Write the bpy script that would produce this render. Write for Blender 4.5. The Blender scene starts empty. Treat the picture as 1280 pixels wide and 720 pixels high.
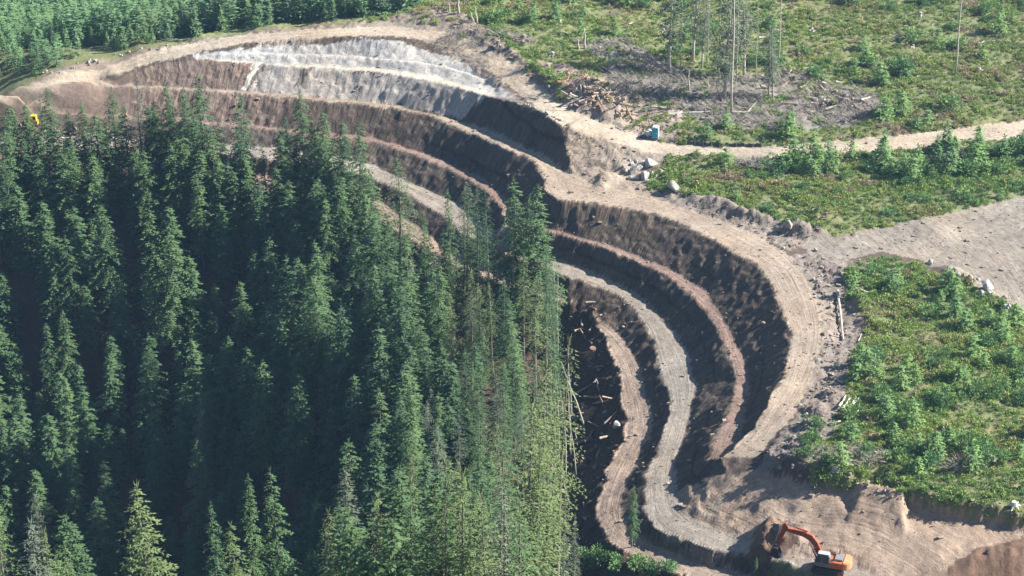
import bpy, math, random
import numpy as np
from mathutils import Vector, Matrix
from mathutils.geometry import delaunay_2d_cdt
R = math.radians
random.seed(11); rng = np.random.default_rng(11)
S = bpy.context.scene

# ------------------------------------------------------------------ camera, light, exposure
F, TH, CH = 2700.0, R(25), 144.0
cam_d = bpy.data.cameras.new('camera'); cam = bpy.data.objects.new('camera', cam_d)
S.collection.objects.link(cam); S.camera = cam
cam.location = (0, 0, CH); cam.rotation_euler = (math.pi/2 - TH, 0, 0)
cam_d.sensor_width = 36; cam_d.lens = 36*F/1280; cam_d.clip_start = 1; cam_d.clip_end = 8000
SUN_EL, SUN_AZ = 37.0, 3.0          # azimuth measured from +X towards +Y
w = bpy.data.worlds.new('World'); S.world = w; w.use_nodes = True
nt = w.node_tree; bg = nt.nodes['Background']
sky = nt.nodes.new('ShaderNodeTexSky'); sky.sky_type = 'NISHITA'; sky.sun_disc = False
sky.sun_elevation = R(SUN_EL); sky.sun_rotation = R(90 - SUN_AZ); sky.air_density = 1.2; sky.ozone_density = 3.5; sky.dust_density = .4
nt.links.new(sky.outputs[0], bg.inputs[0]); bg.inputs[1].default_value = 0.05
sl = bpy.data.lights.new('sun', 'SUN'); sl.energy = 5.0; sl.angle = R(0.6); sl.color = (1, .95, .86)
so = bpy.data.objects.new('sun', sl); S.collection.objects.link(so)
sd = Vector((math.cos(R(SUN_EL))*math.cos(R(SUN_AZ)), math.cos(R(SUN_EL))*math.sin(R(SUN_AZ)), math.sin(R(SUN_EL))))
so.rotation_euler = (-sd).to_track_quat('-Z', 'Y').to_euler(); so.location = (300, 0, 300)
S.view_settings.view_transform = 'Standard'; S.view_settings.look = 'None'
S.view_settings.exposure = 1.34; S.view_settings.gamma = 1

# ------------------------------------------------------------------ maths helpers
cT, sT = math.cos(TH), math.sin(TH)
def ray(px, py):
    u = (px-640)/F; v = -(py-360)/F
    return (u, cT+v*sT, -sT+v*cT)
def up(px, py, z):
    d = ray(px, py); t = (z-CH)/d[2]
    return (d[0]*t, d[1]*t, z)
def proj(x, y, z):
    dz = z-CH; dep = y*cT - dz*sT; v = (y*sT + dz*cT)/dep
    return 640+F*x/dep, 360-F*v, dep
def hsh(ix, iy, s):
    n = (ix.astype(np.int64)*374761393 + iy.astype(np.int64)*668265263 + s*974634777) & 0xffffffff
    n = ((n ^ (n >> 13))*1274126177) & 0xffffffff
    n = n ^ (n >> 16)
    return (n & 0xffffff)/float(0xffffff)*2-1
def vnoise(x, y, s=0):
    ix = np.floor(x); iy = np.floor(y); fx = x-ix; fy = y-iy
    fx = fx*fx*(3-2*fx); fy = fy*fy*(3-2*fy); ix = ix.astype(np.int64); iy = iy.astype(np.int64)
    a = hsh(ix, iy, s); b = hsh(ix+1, iy, s); c = hsh(ix, iy+1, s); d = hsh(ix+1, iy+1, s)
    return (a*(1-fx)+b*fx)*(1-fy) + (c*(1-fx)+d*fx)*fy
def fbm(x, y, o=4, s=0, g=.5):
    x = np.asarray(x, float); y = np.asarray(y, float)
    t = 0; a = 1; n = 0
    for i in range(o):
        t = t + a*vnoise(x*2**i+i*17.3, y*2**i-i*9.1, s+i); n += a; a *= g
    return t/n
def catmull(P, step=1.3):
    """dense 3-D polyline through world points"""
    P = [np.array(p, float) for p in P]; Q = [2*P[0]-P[1]] + P + [2*P[-1]-P[-2]]
    out = []
    for i in range(1, len(Q)-2):
        n = max(1, int(np.linalg.norm((Q[i+1]-Q[i])[:2])/step))
        for k in range(n):
            t = k/n
            out.append(.5*((2*Q[i]) + (Q[i+1]-Q[i-1])*t + (2*Q[i-1]-5*Q[i]+4*Q[i+1]-Q[i+2])*t*t + (-Q[i-1]+3*Q[i]-3*Q[i+1]+Q[i+2])*t**3))
    out.append(P[-1]); return np.array(out)
def L(*p): return catmull([up(*q) for q in p])
def inpoly(x, y, P):
    c = np.zeros(np.shape(x), bool); n = len(P)
    for i in range(n):
        x1, y1 = P[i][0], P[i][1]; x2, y2 = P[(i+1) % n][0], P[(i+1) % n][1]
        if y1 == y2: continue
        m = ((y1 > y) != (y2 > y)) & (x < (x2-x1)*(y-y1)/(y2-y1)+x1)
        c ^= m
    return c
def dist_line(x, y, P):
    """distance, arc length and z of the nearest point of a polyline"""
    x = np.asarray(x, float); y = np.asarray(y, float)
    best = np.full(x.shape, 1e9); al = np.zeros(x.shape); zz = np.zeros(x.shape); sg = np.zeros(x.shape); s = 0
    for i in range(len(P)-1):
        ax, ay, az = P[i]; bx, by, bz = P[i+1]; dx = bx-ax; dy = by-ay; l2 = dx*dx+dy*dy
        if l2 < 1e-9: continue
        t = np.clip(((x-ax)*dx+(y-ay)*dy)/l2, 0, 1)
        qx = x-ax-t*dx; qy = y-ay-t*dy; d = qx*qx+qy*qy; m = d < best
        best = np.where(m, d, best); al = np.where(m, s+t*math.sqrt(l2), al)
        zz = np.where(m, az+t*(bz-az), zz); sg = np.where(m, np.sign(dx*(y-ay)-dy*(x-ax)), sg); s += math.sqrt(l2)
    return np.sqrt(best), al, zz, sg

# ------------------------------------------------------------------ survey lines of the earthworks
A_out = L((-25,122,.3),(15,112,.8),(60,100,1.4),(130,82,3),(200,62,4.8),(260,50,6),(330,41,7.2),(400,36,8.2),(480,33,9),(540,39,9.2),(590,50,9),(630,72,8.2),(665,100,7.2),(700,128,6.2),(740,148,5.2),(790,165,3.9),(830,178,3.2),(880,183,3),(950,184,3),(1000,180,3),(1060,175,3),(1150,166,3),(1220,158,3.2),(1310,147,3.4))
A_in = L((-25,128,0),(30,118,.3),(70,110,.8),(140,92,2.2),(210,74,4),(270,60,5.6),(340,50,7),(410,46,8),(480,45,8.8),(540,52,8.2),(580,65,7.6),(610,85,6.8),(640,110,6.1),(680,141,5.8),(715,161,5.1),(760,177,3.9),(820,192,2.8),(880,197,2.6),(950,198,2.6),(1000,196,2.6),(1060,191,2.6),(1150,184,2.7),(1220,177,2.9),(1310,170,3))
M1 = L((245,65.5,4.9),(330,66,5.5),(427,68,5.9),(480,72,6.2),(533,78,6.3),(580,88,6.1),(622,105,5.7))
M1b = L((245,66.5,4.75),(330,68,5.1),(427,71,5.3),(480,76,5.5),(533,82,5.5),(580,92,5.3),(622,108,5.3))
M2o = L((245,71,4.3),(330,78,4.2),(427,83,4.3),(467,85,4.5),(533,94,4.7),(580,106,4.8),(618,116,4.9))
M2i = L((245,73,4.2),(330,80,4.1),(427,86,4.2),(467,89,4.4),(533,99,4.6),(580,111,4.7),(607,119,4.8))
TF = L((607,119,4.8),(650,130,5.6),(677,143,5.5),(700,153,5.2),(709,186,2.8),(717,218,.1))
TFl = L((607,119,4.8),(592,134,2.4),(577,150,.1))
B_out = L((-25,120,-.2),(35,112,0),(77,106,.2),(167,106,.2),(300,113,.2),(427,123,.2),(483,130,.1),(543,143,.1),(580,153,0),(633,173,0),(690,200,0),(720,220,0),(760,234,0),(800,245,0),(850,258,0),(900,275,0),(950,298,0),(985,320,0),(1010,350,0),(1025,390,0),(1028,425,0),(1018,465,-.2),(998,505,-.7),(970,545,-1.6),(945,572,-2.1))
B_in = L((-25,124,-.3),(35,116,-.1),(77,109,0),(167,109,0),(300,117,0),(427,128,0),(483,135,0),(533,143,0),(567,157,0),(617,177,0),(660,197,0),(677,213,0),(683,233,0),(692,246,0),(720,250,0),(767,257,0),(827,269,0),(867,285,0),(912,311,0),(950,334,0),(969,364,0),(984,401,0),(988,424,0),(980,465,-.2),(961,502,-.9),(927,551,-2.2),(898,573,-3))
C_out = L((-25,138,-4),(20,141,-4),(125,144,-4.1),(220,149,-4.2),(313,156,-4.2),(376,163,-4.3),(460,171,-4.4),(510,186,-4.7),(560,203,-5),(600,222,-5.3),(622,238,-5.3),(634,254,-5.2),(641,270,-5),(662,280,-4.8),(693,287,-4.5),(733,297,-4.5),(777,313,-4.6),(827,333,-4.8),(864,352,-5),(894,382,-5.1),(916,416,-5.1),(931,446,-5),(938,472,-4.9),(934,502,-4.6),(925,545,-4.1),(908,572,-3.7))
C_in = L((-25,141,-4.1),(20,144,-4.1),(125,147,-4.2),(220,152,-4.3),(313,159,-4.3),(376,167,-4.4),(460,177,-4.5),(510,192,-4.8),(555,209,-5.1),(594,229,-5.4),(612,242,-5.4),(622,258,-5.3),(632,278,-5.1),(660,287,-4.9),(693,291,-4.6),(733,302,-4.6),(777,319,-4.7),(827,341,-4.9),(849,356,-5.1),(882,386,-5.2),(901,414,-5.2),(914,450,-5.1),(921,480,-5),(914,508,-4.8),(901,536,-4.6),(890,562,-4.5),(884,582,-4.6))
D_out = L((-25,168,-6.4),(100,172,-6.4),(200,176,-6.5),(310,182,-6.6),(380,190,-6.8),(464,206,-7.3),(488,216,-7.7),(523,232,-8.3),(558,247,-8.6),(579,258,-8.7),(605,283,-8.7),(650,308,-8.5),(700,326,-8.2),(733,337,-8.3),(783,361,-8.6),(810,380,-8.9),(832,400,-9),(849,422,-9.1),(864,457,-9.1),(869,491,-9.1),(856,544,-9.2),(845,574,-9),(844,607,-8.2),(853,641,-7.8),(876,653,-7.6),(909,667,-7.3),(940,681,-6.6),(985,694,-5.9),(1060,703,-5.2),(1130,735,-5))
D_in = L((-25,186,-6.6),(100,190,-6.6),(200,193,-6.7),(310,197,-6.8),(400,207,-7.2),(464,224,-7.9),(488,233,-8.2),(523,252,-8.8),(558,273,-9.1),(580,292,-9.1),(620,314,-9),(660,329,-8.8),(698,341,-8.5),(727,350,-8.6),(760,364,-8.8),(787,382,-9.1),(803,400,-9.3),(814,422,-9.6),(822,450,-9.8),(831,475,-9.6),(836,510,-9.5),(821,562,-9.5),(806,600,-9.5),(806,637,-8.9),(822,664,-8.5),(853,676,-8.1),(887,687,-7.7),(927,692,-7.4),(955,696,-6.8),(1005,712,-6),(1070,745,-5.6))
E_out = L((-25,200,-9),(100,206,-9),(200,210,-9.2),(310,217,-9.6),(400,230,-10),(470,252,-10.6),(520,283,-11.4),(560,308,-11.8),(620,337,-11.8),(660,354,-11.5),(702,371,-11.2),(733,387,-11.4),(760,405,-11.6),(777,422,-11.8),(793,445,-11.9),(805,477,-11.9),(814,520,-11.9),(813,542,-11.9),(798,576,-11.8),(782,612,-11.5),(778,645,-11.1),(802,670,-10.7),(832,686,-10.3),(880,702,-9.8),(940,721,-9.4),(1000,745,-8.6))
E_in = L((-25,225,-9.6),(100,232,-9.6),(200,235,-9.8),(310,241,-10.2),(400,252,-10.6),(470,273,-11.2),(520,303,-12),(560,327,-12.2),(620,352,-12),(660,366,-11.8),(699,377,-11.5),(728,386,-11.7),(747,403,-11.9),(760,432,-12.2),(771,463,-12.5),(780,505,-12.7),(779,540,-12.7),(765,577,-12.7),(752,607,-12.6),(744,637,-12.5),(755,667,-11.8),(785,691,-11.1),(830,709,-10.6),(870,724,-10.1),(950,748,-9.7))
BankT = L((968,566,-.2),(1000,577,.4),(1035,588,.2),(1080,600,.5),(1150,617,.5),(1220,633,.5),(1300,646,.5))
BankB = L((952,586,-2.2),(1000,602,-1.9),(1040,611,-1.7),(1080,618,-1.7),(1150,636,-1.7),(1220,652,-1.7),(1300,666,-1.7))
Gr = L((903,596,-3.9),(918,620,-5),(942,642,-5.4),(980,662,-4.9),(1040,680,-4.3),(1100,702,-4.4),(1160,735,-4.7))
lines = [A_out,A_in,M1,M1b,M2o,M2i,TF,TFl,B_out,B_in,C_out,C_in,D_out,D_in,E_out,E_in,BankT,BankB,Gr]

pts = [(1060,300,.2),(1120,290,.3),(1200,275,.4),(1300,255,.6),(1300,330,.2),(1200,320,.2),(1120,310,.2),(1300,395,.2),(1240,360,.2),(1180,335,.2),
  (1000,290,.5),(950,262,1),(900,240,1.5),(860,228,1.6),(1000,240,1.8),(1100,240,1.8),(1200,230,2),(1300,225,2),(1280,244,1.4),(1150,268,1.2),(1060,282,.9),
  (1000,208,2.3),(1100,202,2.3),(1200,195,2.4),(880,208,2.2),(830,207,1.7),(790,222,.4),(810,235,.3),(740,205,1.3),(760,215,.5),(770,196,2.4),(735,182,3.3),(745,228,.1),
  (1065,335,.6),(1110,325,.7),(1160,345,.8),(1230,392,.9),(1300,420,1),(1150,420,1.3),(1220,480,1.3),(1100,480,1),(1150,540,1.1),(1070,430,.6),(1065,500,.6),(1050,560,.6),(1240,590,1),(1300,560,1.1),(1100,580,.8),
  (1040,345,-.5),(1050,390,-.7),(1052,430,-.7),(1040,470,-.6),(1018,520,-.4),(985,555,-.6),(1040,520,.3),
  (1000,640,-3.8),(1060,650,-3),(1130,670,-3),(1220,690,-2.8),(1300,700,-2.6),(1200,735,-4),(960,612,-3.4),
  (600,38,10),(640,60,9.4),(680,95,8.3),(715,122,7.3),(760,145,6),(830,168,4.2),(900,172,4),(1000,170,3.9),(1100,160,4),(1200,148,4.2),(1300,136,4.4),
  (560,10,11.5),(640,0,11),(750,60,9),(850,30,9),(800,100,7.2),(900,80,6.8),(1000,110,5.4),(1100,120,5),(1100,60,7),(1200,80,6.4),(1300,60,7.5),(1000,40,8),(1200,10,9.5),(1050,0,9.6),(900,0,9.8),(760,0,10.2),(1300,0,10),
  (480,22,9.6),(420,24,8.8),(330,33,7.8),(250,44,6.5),(180,58,5),(120,74,3.5),(60,92,1.8)]
P3 = [up(*p) for p in pts]
E3 = [(260,150,-5),(260,240,-4),(200,330,8),(240,420,14),(260,560,22),(1500,500,60),(1500,1500,120),(500,1500,90),(0,1500,70),(120,700,30),(60,560,20),(0,520,15),(140,480,15),(20,700,24),(1500,0,0),(1500,-300,0),(120,200,-5),(80,225,-5),(100,150,-7),(70,180,-12),(50,205,-14),(140,260,0),(140,330,1.5),(145,390,6)]
P3 += [e for e in E3]
# ground falling away behind the road on the left, under the young plantation
for x in range(-150, 1, 12):
    for y in (418, 440, 465, 500, 560):
        if x > -25 and y < 500: continue
        base = 9.3 + (x+25)*.085
        P3.append((x, y + (6 if x > -60 else 0), base - (y-412)*.2*min(1, (10-x)/60)))
P3 += [(-300,460,-15),(-300,600,-45),(-150,700,-60),(-40,640,-20),(-400,1500,-80),(-1500,1500,-60),(-1500,600,-60)]

# the wooded ravine below the lowest bench
def forest_h(x, y):
    d, _, z, _ = dist_line(x, y, E_in)
    z1 = z - 1.0 - np.minimum(d, 7)*.85 - np.where(y < 330, np.clip(d-7, 0, 22)*.12 + np.maximum(d-29, 0)*1.15, np.maximum(d-7, 0)*(.6+.5*np.clip((d-7)/20, 0, 1)))
    z3 = np.minimum(-62 + (236-y)*1.35, 36)
    lb = -20 - np.clip(-72-x, -100, 0)*0 - np.maximum(372-y, 0)*1.0 - np.maximum(x+84, 0)*.9
    zz = np.maximum(np.maximum(z1, lb), np.maximum(z3, -112))
    return zz
fx, fy = np.meshgrid(np.arange(-150, 60, 4.5), np.arange(60, 402, 4.5)); fx = fx.ravel(); fy = fy.ravel()
fx = fx + rng.uniform(-1.2, 1.2, fx.size); fy = fy + rng.uniform(-1.2, 1.2, fy.size)
low = np.vstack([E_in, [(60, 150, 0), (60, 0, 0), (-300, 0, 0), (-300, 400, 0)]])
d_, _, _, _ = dist_line(fx, fy, E_in)
FM = inpoly(fx, fy, low) & (d_ > 2.5)
for a, b, c in zip(fx[FM], fy[FM], forest_h(fx, fy)[FM]): P3.append((a, b, c))
P3 += [(-300, y, -20) for y in (0, 100, 200, 300, 400)] + [(-1500, y, 0) for y in (-300, 200, 400)] + [(x, 0, 11) for x in (-200, -100, 0, 100)] + [(x, -300, 11) for x in (-300, 0, 300)]

V = []; EDG = []
for ln in lines:
    b = len(V); V += [tuple(p) for p in ln]; EDG += [(b+i, b+i+1) for i in range(len(ln)-1)]
V += P3
res = delaunay_2d_cdt([Vector((v[0], v[1])) for v in V], EDG, [], 0, 1e-4)
ov = np.array([(v.x, v.y) for v in res[0]]); Va = np.array(V)
oz = np.zeros(len(ov))
for i, o in enumerate(res[3]):
    if len(o): oz[i] = Va[o[0], 2]
    else: oz[i] = Va[np.argmin((Va[:, 0]-ov[i, 0])**2+(Va[:, 1]-ov[i, 1])**2), 2]
tris = np.array([list(f) for f in res[2]])
def raster(x0, y0, st, nx, ny):
    G = np.full((ny, nx), -2.0)
    for a, b, c in tris:
        (ax, ay), (bx, by), (cx, cy) = ov[a], ov[b], ov[c]
        i0 = max(0, int((min(ax, bx, cx)-x0)/st)); i1 = min(nx-1, int((max(ax, bx, cx)-x0)/st)+1)
        j0 = max(0, int((min(ay, by, cy)-y0)/st)); j1 = min(ny-1, int((max(ay, by, cy)-y0)/st)+1)
        if i1 < i0 or j1 < j0: continue
        det = (by-cy)*(ax-cx)+(cx-bx)*(ay-cy)
        if abs(det) < 1e-9: continue
        X = x0+st*np.arange(i0, i1+1)[None, :]; Y = y0+st*np.arange(j0, j1+1)[:, None]
        l1 = ((by-cy)*(X-cx)+(cx-bx)*(Y-cy))/det; l2 = ((cy-ay)*(X-cx)+(ax-cx)*(Y-cy))/det; l3 = 1-l1-l2
        m = (l1 >= -1e-6) & (l2 >= -1e-6) & (l3 >= -1e-6)
        z = l1*oz[a]+l2*oz[b]+l3*oz[c]
        sub = G[j0:j1+1, i0:i1+1]; sub[m] = z[m]
    return G
FX0, FY0, FS = -160.0, 130.0, .4; FNX, FNY = 800, 1200
GF = raster(FX0, FY0, FS, FNX, FNY)
CX0, CY0, CS = -1500.0, -300.0, 12.0; CNX, CNY = 251, 151
GC = raster(CX0, CY0, CS, CNX, CNY)
def bil(G, x0, y0, st, x, y):
    ny, nx = G.shape
    u = np.clip((x-x0)/st, 0, nx-1.001); v = np.clip((y-y0)/st, 0, ny-1.001)
    i = u.astype(int); j = v.astype(int); a = u-i; b = v-j
    return (G[j, i]*(1-a)+G[j, i+1]*a)*(1-b)+(G[j+1, i]*(1-a)+G[j+1, i+1]*a)*b
def base_h(x, y):
    x = np.asarray(x, float); y = np.asarray(y, float)
    ins = (x > FX0+1) & (x < FX0+FS*(FNX-2)) & (y > FY0+1) & (y < FY0+FS*(FNY-2))
    return np.where(ins, bil(GF, FX0, FY0, FS, x, y), bil(GC, CX0, CY0, CS, x, y))

# ------------------------------------------------------------------ zones (in plan)
def PG(z, *p): return np.array([up(a, b, z) for a, b in p])
def band(a, b): return np.vstack([a, b[::-1]])
Z_pad = PG(.2, (1010,318),(1000,305),(1040,292),(1100,278),(1160,272),(1215,262),(1310,240),(1310,400),(1270,392),(1230,375),(1185,342),(1150,325),(1100,318),(1060,325))
Z_v2 = PG(1.5, (835,205),(880,204),(960,206),(1060,198),(1150,192),(1310,176),(1310,238),(1215,256),(1160,268),(1100,276),(1050,288),(1000,282),(960,266),(900,247),(850,237),(815,228),(812,212))
Z_v3 = PG(.8, (1058,333),(1080,322),(1120,322),(1150,330),(1185,350),(1225,385),(1270,405),(1310,410),(1310,645),(1220,630),(1140,613),(1080,598),(1030,588),(1002,572),(1008,550),(1040,540),(1048,520),(1060,485),(1062,450),(1075,430),(1085,400),(1060,365))
Z_v1 = PG(8, (520,-60),(520,12),(560,20),(600,36),(650,62),(690,92),(740,118),(800,140),(850,172),(960,174),(1060,168),(1150,160),(1310,140),(1310,-80))
Z_chips = PG(6, (668,88),(700,92),(735,105),(775,118),(830,122),(858,140),(848,160),(815,166),(770,155),(730,140),(700,118))
Z_gray = PG(7, (722,66),(775,60),(830,82),(880,92),(950,90),(990,84),(1030,96),(1100,108),(1108,122),(1080,134),(1010,143),(955,146),(880,140),(850,126),(800,122),(752,108),(760,90))
Z_verge = PG(9, (485,26),(520,22),(575,28),(605,40),(660,76),(700,104),(690,118),(660,98),(620,70),(590,52),(540,42),(485,36))
Z_junc = PG(1, (700,153),(715,160),(760,176),(822,192),(835,204),(815,228),(850,257),(800,246),(745,232),(718,218))
Z_ditch = PG(-.2, (985,320),(1012,318),(1062,322),(1066,345),(1085,400),(1066,430),(1062,480),(1050,520),(1040,545),(1000,575),(960,572),(944,572),(970,545),(998,505),(1018,465),(1028,425),(1025,390),(1010,350))
Z_edge = PG(.2, (850,232),(900,246),(960,264),(1000,280),(1050,286),(1040,298),(1000,305),(985,312),(950,297),(900,276),(850,260),(820,248))
Z_grade = np.vstack([BankB, Gr[::-1]])
Z_corner = PG(-4, (1170,722),(1215,700),(1310,682),(1310,760),(1150,760))
Z_slope2 = np.vstack([Gr, D_out[::-1][:26]])
Z_brown = np.vstack([A_in[:0], [up(245,72,4.4), up(318,77,4.2), up(300,113,.2), up(167,106,.2), up(77,107,.3), up(140,93,2.2), up(210,76,3.8)]])
Z_white1 = np.vstack([[up(243,66,4.9), up(300,59,6), up(350,53,7), up(400,49.5,7.8), up(450,48,8.2), up(500,49,8.6), up(540,56,8.5), up(570,64,8.1), up(600,84,7.2), up(628,106,6.2), up(648,124,5.7), up(607,120,4.8)], M2i[::-1]])
Z_white2 = np.array([up(330,78,4.2), up(307,112,.6), up(400,118,.6), up(460,124,.8), up(500,128,.8), up(577,150,.1), up(592,134,2.4), up(607,119,4.8), up(533,97,4.7), up(427,85,4.3)])
Z_heap = PG(-5.2, (934,676),(942,660),(960,650),(985,656),(1003,666),(1000,680),(975,686),(950,690))
Z_strip = PG(7, (330,47),(410,42),(480,40),(545,48),(585,62),(615,85),(645,110),(685,142),(718,164),(700,156),(677,144),(650,131),(607,121),(600,100),(570,70),(500,50),(400,52),(300,64))
Z_face = np.vstack([TF[:len(TF)], [up(690,200,0), up(633,173,0), up(577,150,0)], TFl[::-1]])
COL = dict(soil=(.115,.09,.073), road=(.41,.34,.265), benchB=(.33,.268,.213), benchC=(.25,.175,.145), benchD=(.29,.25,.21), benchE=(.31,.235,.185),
   white=(.42,.40,.378), white2=(.36,.325,.295), lightline=(.50,.45,.38), redslope=(.20,.148,.12), pad=(.26,.225,.19), grade=(.33,.25,.192), darkgrade=(.17,.11,.08),
   forest=(.085,.06,.045), veg=(.175,.185,.09), chips=(.30,.235,.20), gray=(.21,.195,.175), verge=(.23,.185,.155), junc=(.285,.235,.19), ditch=(.24,.20,.17),
   stripe=(.62,.56,.48), stripe_d=(.17,.145,.125))
AMP = dict(soil=.12, road=.04, benchB=.06, benchC=.10, benchD=.08, benchE=.10, white=.09, white2=.12, lightline=.05, redslope=.2, pad=.15, grade=.06, darkgrade=.2,
   forest=.8, veg=.3, chips=.35, gray=.3, verge=.4, junc=.16, ditch=.38, stripe=.1, stripe_d=.15)
names = list(COL)
def zone_of(x, y):
    z = np.zeros(x.shape, int); wx = x+fbm(x*.9, y*.9, 3, 21)*.4+fbm(x*.22, y*.22, 2, 23)*.55+fbm(x*1.9, y*1.9, 2, 5)*.3; wy = y+fbm(x*.9, y*.9, 3, 31)*.5+fbm(x*.22, y*.22, 2, 33)*.55+fbm(x*1.9, y*1.9, 2, 9)*.4
    def put(nm, P, k=1): z[inpoly(wx if k else x, wy if k else y, P)] = names.index(nm)
    z[:] = names.index('veg')
    far_left = (x < 5) & (y > 395); z[far_left] = names.index('veg')
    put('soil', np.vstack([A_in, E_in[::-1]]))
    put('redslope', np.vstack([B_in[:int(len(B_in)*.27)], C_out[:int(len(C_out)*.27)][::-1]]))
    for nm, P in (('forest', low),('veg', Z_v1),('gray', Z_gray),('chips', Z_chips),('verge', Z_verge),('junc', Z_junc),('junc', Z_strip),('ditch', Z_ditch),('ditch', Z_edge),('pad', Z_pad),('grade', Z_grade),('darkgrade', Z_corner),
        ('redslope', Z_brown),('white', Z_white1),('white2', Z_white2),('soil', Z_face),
        ('stripe_d', np.array([up(322,80,4.1),up(334,80,4.1),up(312,113,.4),up(303,113,.4)])),('stripe', np.array([up(315,79,4.2),up(325,79,4.2),up(307,113,.4),up(300,113,.4)])),
        ('stripe_d', np.array([up(382,84,4.1),up(393,84,4.1),up(378,114,.4),up(367,114,.4)])),
        ('veg', Z_v2),('veg', Z_v3)): put(nm, P)
    put('verge', np.vstack([[up(30,112,.5),up(60,92,1.8),up(120,76,3.5),up(180,60,5),up(250,46,6.5),up(330,35,7.8),up(420,29,8.8),up(480,24,9.6),up(520,14,10)], A_out[:int(len(A_out)*.33)][::-1]]))
    for nm, a, b in (('benchC',C_out,C_in),('benchD',D_out,D_in),('benchE',E_out,E_in),('benchB',B_out,B_in),('road',A_out,A_in)): put(nm, band(a, b))
    put('lightline', band(M2o, M2i))
    put('grade', np.vstack([Gr, D_out[::-1][:30]]))
    put('darkgrade', Z_heap)
    for P in (((898,597,-3.6),(905,600,-3.9),(863,643,-7.3),(856,640,-7.4)),((917,606,-4.2),(924,609,-4.3),(881,652,-7.1),(874,650,-7.2))): put('benchB', np.array([up(*q) for q in P]))
    return z
# ------------------------------------------------------------------ terrain mesh
def spacing(lo, a, b, hi, st):
    out = list(np.arange(a, b, st)); s = st; p = a
    left = []
    while p > lo: s *= 1.12; p -= s; left.append(p)
    s = st; p = out[-1]; right = []
    while p < hi: s *= 1.12; p += s; right.append(p)
    return np.array(left[::-1]+out+right)
gx = spacing(-1400, -72, 106, 1400, .34); gy = spacing(-200, 238, 430, 1400, .34)
X, Y = np.meshgrid(gx, gy); ny, nx = X.shape
wx = X+fbm(X*.9, Y*.9, 3, 21)*.4+fbm(X*.22, Y*.22, 2, 23)*.55; wy = Y+fbm(X*.9, Y*.9, 3, 31)*.5+fbm(X*.22, Y*.22, 2, 33)*.55
fine = (X > -75) & (X < 110) & (Y > 232) & (Y < 436)
Zh = base_h(np.where(fine, wx, X), np.where(fine, wy, Y))
zone = zone_of(X, Y)
amp = np.array([AMP[n] for n in names])[zone]
slopef = np.hypot(*np.gradient(Zh, gy, gx)); steep = np.clip((slopef-.35)/.4, 0, 1)
# along / across coordinates of the nearest bench, for wheel tracks and bulldozed ribs
al = np.zeros(X.shape); ac = np.full(X.shape, 50.0)
m = (X > -75) & (X < 110) & (Y > 232) & (Y < 436)
xm, ym = X[m], Y[m]; bd = np.full(xm.shape, 1e9); ba = np.zeros(xm.shape); bs = np.zeros(xm.shape)
for P in (A_in, B_out, B_in, C_in, D_in, D_out, E_out):
    d, a, _, sg = dist_line(xm, ym, P[::2]); k = d < bd
    bd = np.where(k, d, bd); ba = np.where(k, a, ba); bs = np.where(k, d*sg, bs)
al[m] = ba; ac[m] = bs
flat_road = np.isin(zone, [names.index(n) for n in ('road','benchB','benchC','benchD','benchE','pad','grade')])
is_gr = np.isin(zone, [names.index('grade'), names.index('darkgrade')])
ruts = np.where(is_gr, .45, 1)*fbm(ac*1.6+fbm(X*.05, Y*.05, 2, 43)*4, al*.05, 3, 41)*.05 + np.clip(fbm(ac*2.2, al*.02, 2, 44)-.25, 0, 1)*-.18
rib = fbm(al*.9, ac*.06, 3, 51)*.2 + fbm(al*.3, ac*.1, 2, 55)*.12
Zh = Zh + np.where(fine, fbm(X*.8, Y*.8, 4, 61)*amp + fbm(X*2.6, Y*2.6, 2, 71)*amp*.45, fbm(X*.1, Y*.1, 3, 3)*1.0)
Zh += np.where(fine & flat_road, ruts, 0) + np.where(fine, rib*steep*np.clip(3.5-np.abs(ac), 0, 1)*.9, 0)
clods = np.clip(fbm(X*1.3+fbm(X*.4, Y*.4, 2, 85)*3, Y*1.3, 4, 81, .65)-.1, 0, 1)
Zh += np.where(fine & np.isin(zone, [names.index(n) for n in ('verge','ditch','chips','darkgrade')]), clods*.55+np.clip(fbm(X*3.1, Y*3.1, 2, 83)-.2, 0, 1)*.5, 0)
# mounds, heaps and hollows
def bump(px, py, z, rx, ry, h, ang=0, rough=.35):
    global Zh
    cx, cy, _ = up(px, py, z); c, s = math.cos(ang), math.sin(ang)
    u = ((X-cx)*c+(Y-cy)*s)/rx; v = (-(X-cx)*s+(Y-cy)*c)/ry
    q = np.sqrt(u*u+v*v)+fbm(X*.7, Y*.7, 3, 91)*.25
    k = np.clip(1-q, 0, 1); Zh = Zh + h*(k*k*(3-2*k))*(1+rough*fbm(X*1.6, Y*1.6, 3, 95))
bump(758,226,.2,3.6,3,1.5); bump(752,232,.2,2,1.8,.9)
bump(957,673,-6,3.0,3.4,1.9); bump(985,672,-5,3.2,2.4,.9); bump(943,668,-6,1.8,2.2,-.8)
bump(1018,274,.8,4.5,3,1.5); bump(1010,292,.4,5.5,2.6,1.7); bump(995,286,.4,3,3,1.0); bump(930,268,.6,9,2.2,1.2,-.6); bump(890,254,.6,7,2,1.0,-.5)
bump(1079,383,.4,2.2,4.0,1.7); bump(1086,400,.4,3,3,1.1); bump(1072,372,.4,2,3,1.2); bump(1068,350,.4,2.0,4.0,1.2)
for q in ((1008,548),(1016,562),(1000,570),(1024,570),(1010,532),(1030,528),(1022,512),(1040,500)): bump(q[0],q[1],-.2,2.2,2.6,.7)
for q in ((1110,612),(1160,622),(1200,628),(1245,638)): bump(q[0],q[1],.2,3.2,2,.3)
for k in range(14): bump(1185+k*8+random.uniform(-4,4), 338+k*5.5, .2, 2.6, 2, .8)
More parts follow.
